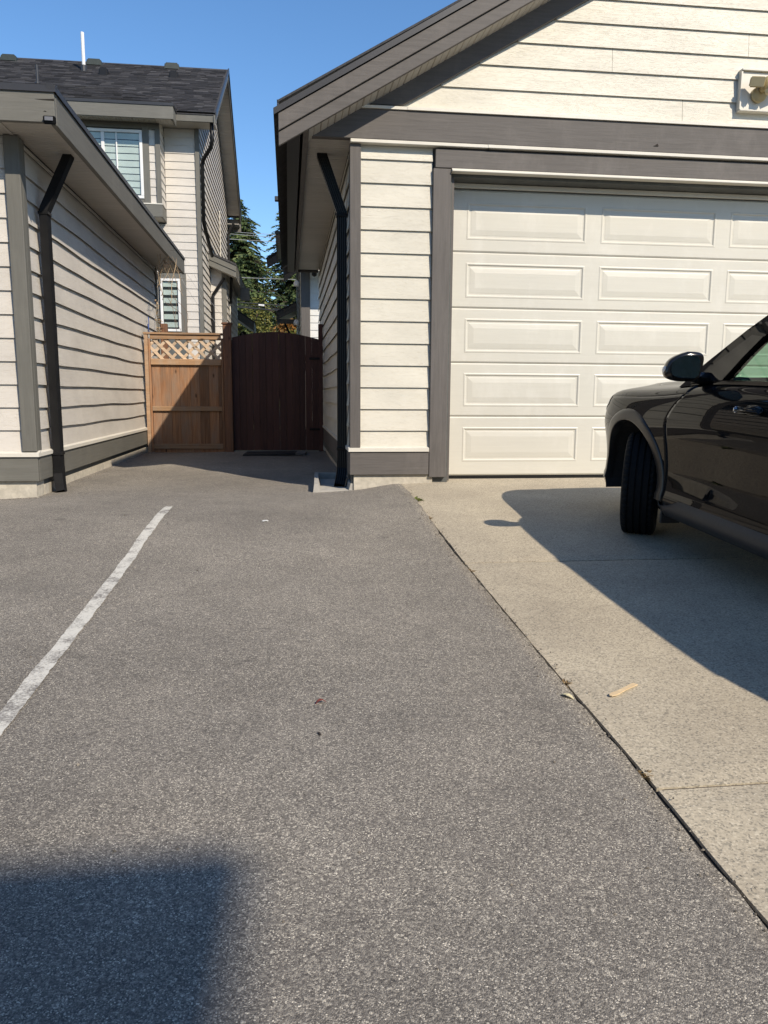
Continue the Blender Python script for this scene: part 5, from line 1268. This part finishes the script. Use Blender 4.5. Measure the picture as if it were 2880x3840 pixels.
bm = bmesh.new(); add_box(bm, -.62, .62, -3.40, -2.97, .20, .26); add_box(bm, -.62, .62, -2.12, -.46, .20, .26); add_box(bm, -.40, .40, -.5, .74, .20, .26); add_box(bm, -.40, .40, -3.0, -2.1, .20, .26); bm_obj('underbody', bm, M_INT, CAR, False, True)

# greenhouse
zroof = pchip([-3.35, -3.1, -2.6, -2.0, -1.55, -1.3, -1.10], [1.30, 1.39, 1.46, 1.488, 1.480, 1.452, 1.400])
def ghw(z): return HWd-.092-.40*(z-.98)-.12*max(0, z-1.3)
def gp(y, z, sg, inn=0.0): return Vector((sg*(ghw(z)-inn), y, z))
bl = lambda y: ztop(y)-.004
OUT = [(-.45, bl(-.45)), (-.62, 1.085), (-.86, 1.248), (-1.10, 1.400)]      # A pillar outer line
INN = [(-.850, bl(-.85)+.012), (-.940, 1.112), (-1.04, 1.222), (-1.21, 1.345)]
roofline = [(-1.10, 1.400)] + [(y, zroof(y)) for y in (-1.3, -1.5, -1.8, -2.1, -2.5, -2.9, -3.1, -3.32)]
topglass = [(-1.21, 1.345), (-1.32, 1.372), (-1.5, 1.395), (-1.8, 1.405), (-2.1, 1.40), (-2.5, 1.372), (-2.9, 1.312), (-3.02, 1.275), (-3.10, 1.22)]
def strip(bm, A, B, sg, inn=0.0):
    for i in range(len(A)-1):
        vs4 = [bm.verts.new(gp(*p, sg, inn)) for p in (A[i], A[i+1], B[i+1], B[i])]; bm.faces.new(vs4)
def thick(bm, sg, d=.03):
    bmesh.ops.remove_doubles(bm, verts=bm.verts, dist=.0005)
    ret = bmesh.ops.extrude_face_region(bm, geom=list(bm.faces))
    for v in [g for g in ret['geom'] if isinstance(g, bmesh.types.BMVert)]: v.co.x -= sg*d
for sg in (-1, 1):
    bm = bmesh.new(); strip(bm, OUT, INN, sg); thick(bm, sg, .05); bm_obj('a_pillar', bm, M_CAR, CAR, False, True)
    bm = bmesh.new(); strip(bm, [(-.56, bl(-.56)+.014), (-.70, 1.075), (-.93, 1.222)], [(-.851, bl(-.851)+.014), (-.938, 1.110), (-1.03, 1.212)], sg, -.006); thick(bm, sg, .01); bm_obj('sail_panel', bm, M_GLOSSB, CAR, False, True)
    bm = bmesh.new(); strip(bm, roofline, topglass, sg); thick(bm, sg, .05); bm_obj('roof_rail', bm, M_CAR, CAR, False, True)
    for (a, b, c, d, nm) in ((-1.535, -1.635, -1.51, -1.62, 'b_pillar'), (-2.40, -2.47, -2.36, -2.43, 'c_pillar')):
        bm = bmesh.new(); zt = 1.398; strip(bm, [(a, bl(a)), (c, zt)], [(b, bl(b)), (d, zt)], sg, -.002); thick(bm, sg, .04); bm_obj(nm, bm, M_GLOSSB, CAR, False, True)
    bm = bmesh.new(); strip(bm, [(-3.02, bl(-3.02)), (-3.10, 1.22), (-3.10, 1.22)], [(-3.44, bl(-3.44)), (-3.40, 1.2), (-3.32, zroof(-3.32))], sg); thick(bm, sg, .05); bm_obj('d_pillar', bm, M_CAR, CAR, False, True)
    def pane(name, A, B, mat):
        bm = bmesh.new(); strip(bm, A, B, sg, .012); bmesh.ops.remove_doubles(bm, verts=bm.verts, dist=.0005); bm_obj(name, bm, mat, CAR, True, True)
    pane('front_side_window', [(-.83, bl(-.83)-.01), (-1.0, bl(-1.0)-.01), (-1.2, bl(-1.2)-.01), (-1.40, bl(-1.4)-.01), (-1.54, bl(-1.54)-.01)], [(-.84, bl(-.84)+.03), (-1.0, 1.185), (-1.2, 1.35), (-1.40, 1.395), (-1.52, 1.405)], M_CARG)
    pane('rear_side_window', [(-1.63, bl(-1.63)-.01), (-2.41, bl(-2.41)-.01)], [(-1.61, 1.412), (-2.38, 1.390)], M_CARGD)
    pane('quarter_window', [(-2.46, bl(-2.46)-.01), (-3.03, bl(-3.0)-.01)], [(-2.42, 1.385), (-3.0, 1.295)], M_CARGD)
def across(name, prof_, mat, n=16, crown=0.0, fcrown=0.0, inn=0.0):
    bm = bmesh.new(); G = []
    for (y, z) in prof_:
        hw = ghw(z)-inn; G.append([bm.verts.new((u*hw, y+fcrown*(1-u*u), z+crown*(1-u*u))) for u in [-1+2*i/n for i in range(n+1)]])
    for r0, r1 in zip(G, G[1:]):
        for i in range(n): bm.faces.new((r0[i], r0[i+1], r1[i+1], r1[i]))
    return bm_obj(name, bm, mat, CAR, True, True)
across('windshield', [(-.45, bl(-.45)-.005), (-.62, 1.081), (-.86, 1.244), (-1.10, 1.396)], M_CARG, crown=0.0, fcrown=.16, inn=.01)
across('roof', roofline+[(-3.40, 1.29)], M_CAR, crown=.035)
across('rear_window', [(-3.38, 1.28), (-3.46, 1.02)], M_CARGD, fcrown=-.05, inn=.03)
for sg in (-1, 1):
    bm = bmesh.new(); sweep_into(bm, [(-.010, -.014), (.010, -.014), (.010, .014), (-.010, .014)], [(sg*.50, -1.5, zroof(-1.5)+.02), (sg*.51, -1.6, 1.50), (sg*.51, -2.8, 1.48), (sg*.49, -2.95, zroof(-2.95)+.02)], (0, 0, 1)); bm_obj('roof_rack', bm, M_GLOSSB, CAR, False, True)
# cabin
bm = bmesh.new(); add_box(bm, -.70, .70, -1.0, -.62, .62, .955); bmesh.ops.bevel(bm, geom=list(bm.edges), offset=.05, segments=3, affect='EDGES'); bm_obj('dashboard', bm, M_INT, CAR, True, True)
def seat(cx, cy):
    bm = bmesh.new(); add_box(bm, cx-.24, cx+.24, cy-.24, cy+.26, .42, .60); add_box(bm, cx-.23, cx+.23, cy-.36, cy-.22, .56, 1.14); add_box(bm, cx-.12, cx+.12, cy-.37, cy-.28, 1.16, 1.33)
    for v in bm.verts:
        if v.co.z > .9: v.co.y -= .10
    bmesh.ops.bevel(bm, geom=list(bm.edges), offset=.035, segments=3, affect='EDGES'); bm_obj('seat', bm, M_INTG, CAR, True, True)
for (cx, cy) in ((-.36, -1.55), (.36, -1.55), (-.36, -2.4), (.36, -2.4)): seat(cx, cy)
bm = bmesh.new(); ring = [(-.36+.185*math.cos(a), -1.13-.05*math.sin(a), .90+.175*math.sin(a)) for a in [2*math.pi*i/28 for i in range(29)]]; sweep_into(bm, circ(.014, 8), ring, (0, 1, 0), False); sweep_into(bm, circ(.03, 8), [(-.36, -1.13, .90), (-.36, -.9, .84)], (0, 0, 1)); sweep_into(bm, circ(.012, 6), [(-.53, -1.13, .9), (-.19, -1.13, .9)], (0, 0, 1)); bm_obj('steering_wheel', bm, M_INT, CAR, True, True)

# door mirrors
def door_mirror(sg):
    bm = bmesh.new(); bmesh.ops.create_uvsphere(bm, u_segments=36, v_segments=22, radius=1.0)
    for v in bm.verts:
        x, y, z = v.co                                         # local: x outboard, y forward, z up
        def se(a, p): return math.copysign(abs(a)**p, a)
        X2, Z2 = se(x, .50), se(z, .52)
        Yv = y*.085 if y > 0 else y*.022
        wx = .098; hz_ = .076*(1-.24*max(0, X2)**1.5)            # lower towards the outer end
        v.co = Vector((X2*wx + .012*Z2*-1, Yv, Z2*hz_ - .018*max(0, X2)*(1 if Z2 > 0 else .2)))
    cx, cy, cz_ = HWd+.062, -.755, 1.062
    for v in bm.verts: v.co = Vector((sg*(cx+v.co.x), cy+v.co.y, cz_+v.co.z))
    h = bm_obj('door_mirror', bm, M_GLOSSB, CAR, True, True)
    bm = bmesh.new(); N = 40; ring = []; r_in = []
    for i in range(N):
        a = 2*math.pi*i/N; x, z = math.cos(a), math.sin(a); X2, Z2 = math.copysign(abs(x)**.50, x), math.copysign(abs(z)**.52, z)
        px = X2*.078+.003; pz = Z2*.059*(1-.24*max(0, X2)**1.5)-.014*max(0, X2)*(1 if Z2 > 0 else .2)
        ring.append(bm.verts.new((sg*(cx+px), cy-.0225, cz_+pz)))
    bm.faces.new(ring); bm_obj('mirror_glass', bm, M_MIR, h, False, True)
    bm = bmesh.new(); bmesh.ops.create_uvsphere(bm, u_segments=14, v_segments=8, radius=1); bmesh.ops.scale(bm, verts=bm.verts, vec=(.008, .028, .022)); bm.transform(Matrix.Translation((sg*(cx+.094), cy+.020, cz_-.020))); bm_obj('turn_signal', bm, M_HEAD, h, True, True)
    bm = bmesh.new(); sweep_into(bm, [(-.03, -.028), (.035, -.028), (.03, .028), (-.03, .028)], [(sg*(cx-.03), cy+.045, cz_-.035), (sg*(HWd-.06), cy+.045, 1.0), (sg*(HWd-.15), cy+.045, 1.0)], (0, 0, 1)); bmesh.ops.bevel(bm, geom=list(bm.edges), offset=.008, segments=2, affect='EDGES'); bm_obj('mirror_foot', bm, M_GLOSSB, h, True, True)
door_mirror(-1); door_mirror(1)

# wheels
def tyre_mesh():
    bm = bmesh.new(); N = 144; R = TR; hw = .098
    prf = [(-hw*.80, .235), (-hw*1.02, .260), (-hw*1.04, .284), (-hw*.96, .306), (-hw*.84, .318)]
    gx = [-.60, -.20, .20, .60]; tread = []
    for g in gx:
        tread += [(g*hw-.0065, R, 0), (g*hw-.004, R-.009, 1), (g*hw+.004, R-.009, 1), (g*hw+.0065, R, 0)]
    prf2 = [(a, b, 0) for a, b in prf]+[(-hw*.78, .3215, 2)]+[(a, b-.0005, c) for a, b, c in tread]+[(hw*.78, .3215, 2)]+[(-a, b, 0) for a, b in prf[::-1]]
    rings = []
    for i in range(N):
        a = 2*math.pi*i/N; row = []
        for (x, r, k) in prf2:
            rr_ = r
            if abs(x) > hw*.62 and r > .312 and i % 3 == 0: rr_ -= .006
            row.append(bm.verts.new((x, rr_*math.cos(a), rr_*math.sin(a))))
        rings.append(row)
    m = len(prf2)
    for i in range(N):
        r0, r1 = rings[i], rings[(i+1) % N]
        for k in range(m-1): bm.faces.new((r0[k], r0[k+1], r1[k+1], r1[k]))
    bmesh.ops.recalc_face_normals(bm, faces=bm.faces)
    me = bpy.data.meshes.new('tyre'); bm.to_mesh(me); bm.free(); me.materials.append(M_RUB); return me
def rim_mesh(sg):
    bm = bmesh.new()
    N = 40
    for (xa, xb, ra, rb) in ((-.09, .09, .237, .237), (.09*sg, .075*sg, .237, .215), (.075*sg, .03*sg, .215, .205)):
        A = [bm.verts.new((xa, ra*math.cos(6.2832*i/N), ra*math.sin(6.2832*i/N))) for i in range(N)]; B = [bm.verts.new((xb, rb*math.cos(6.2832*i/N), rb*math.sin(6.2832*i/N))) for i in range(N)]
        for i in range(N): bm.faces.new((A[i], A[(i+1) % N], B[(i+1) % N], B[i]))
    for k in range(5):
        a = 2*math.pi*k/5; d = Vector((0, math.cos(a), math.sin(a))); s = Vector((0, -d.z, d.y))
        sweep_into(bm, [(-.012, -.022), (.012, -.022), (.012, .022), (-.012, .022)], [Vector((.06*sg, 0, 0))+d*.03, Vector((.07*sg, 0, 0))+d*.12, Vector((.06*sg, 0, 0))+d*.222], (1, 0, 0))
    sweep_into(bm, circ(.05, 14), [(0, 0, 0), (.072*sg, 0, 0)], (0, 0, 1)); sweep_into(bm, circ(.15, 24), [(-.01*sg, 0, 0), (.01*sg, 0, 0)], (0, 0, 1))
    bmesh.ops.recalc_face_normals(bm, faces=bm.faces)
    me = bpy.data.meshes.new('rim'); bm.to_mesh(me); bm.free(); me.materials.append(M_CLAD); return me
TM = tyre_mesh()
for (x, y, st) in ((-.74, 0, -29), (.74, 0, -25), (-.75, WB, 0), (.75, WB, 0)):
    ty = link('wheel', TM, CAR, (x, y, TR+.004)); ty.rotation_euler = (0, 0, math.radians(st))
    link('rim', rim_mesh(-1 if x < 0 else 1), ty)
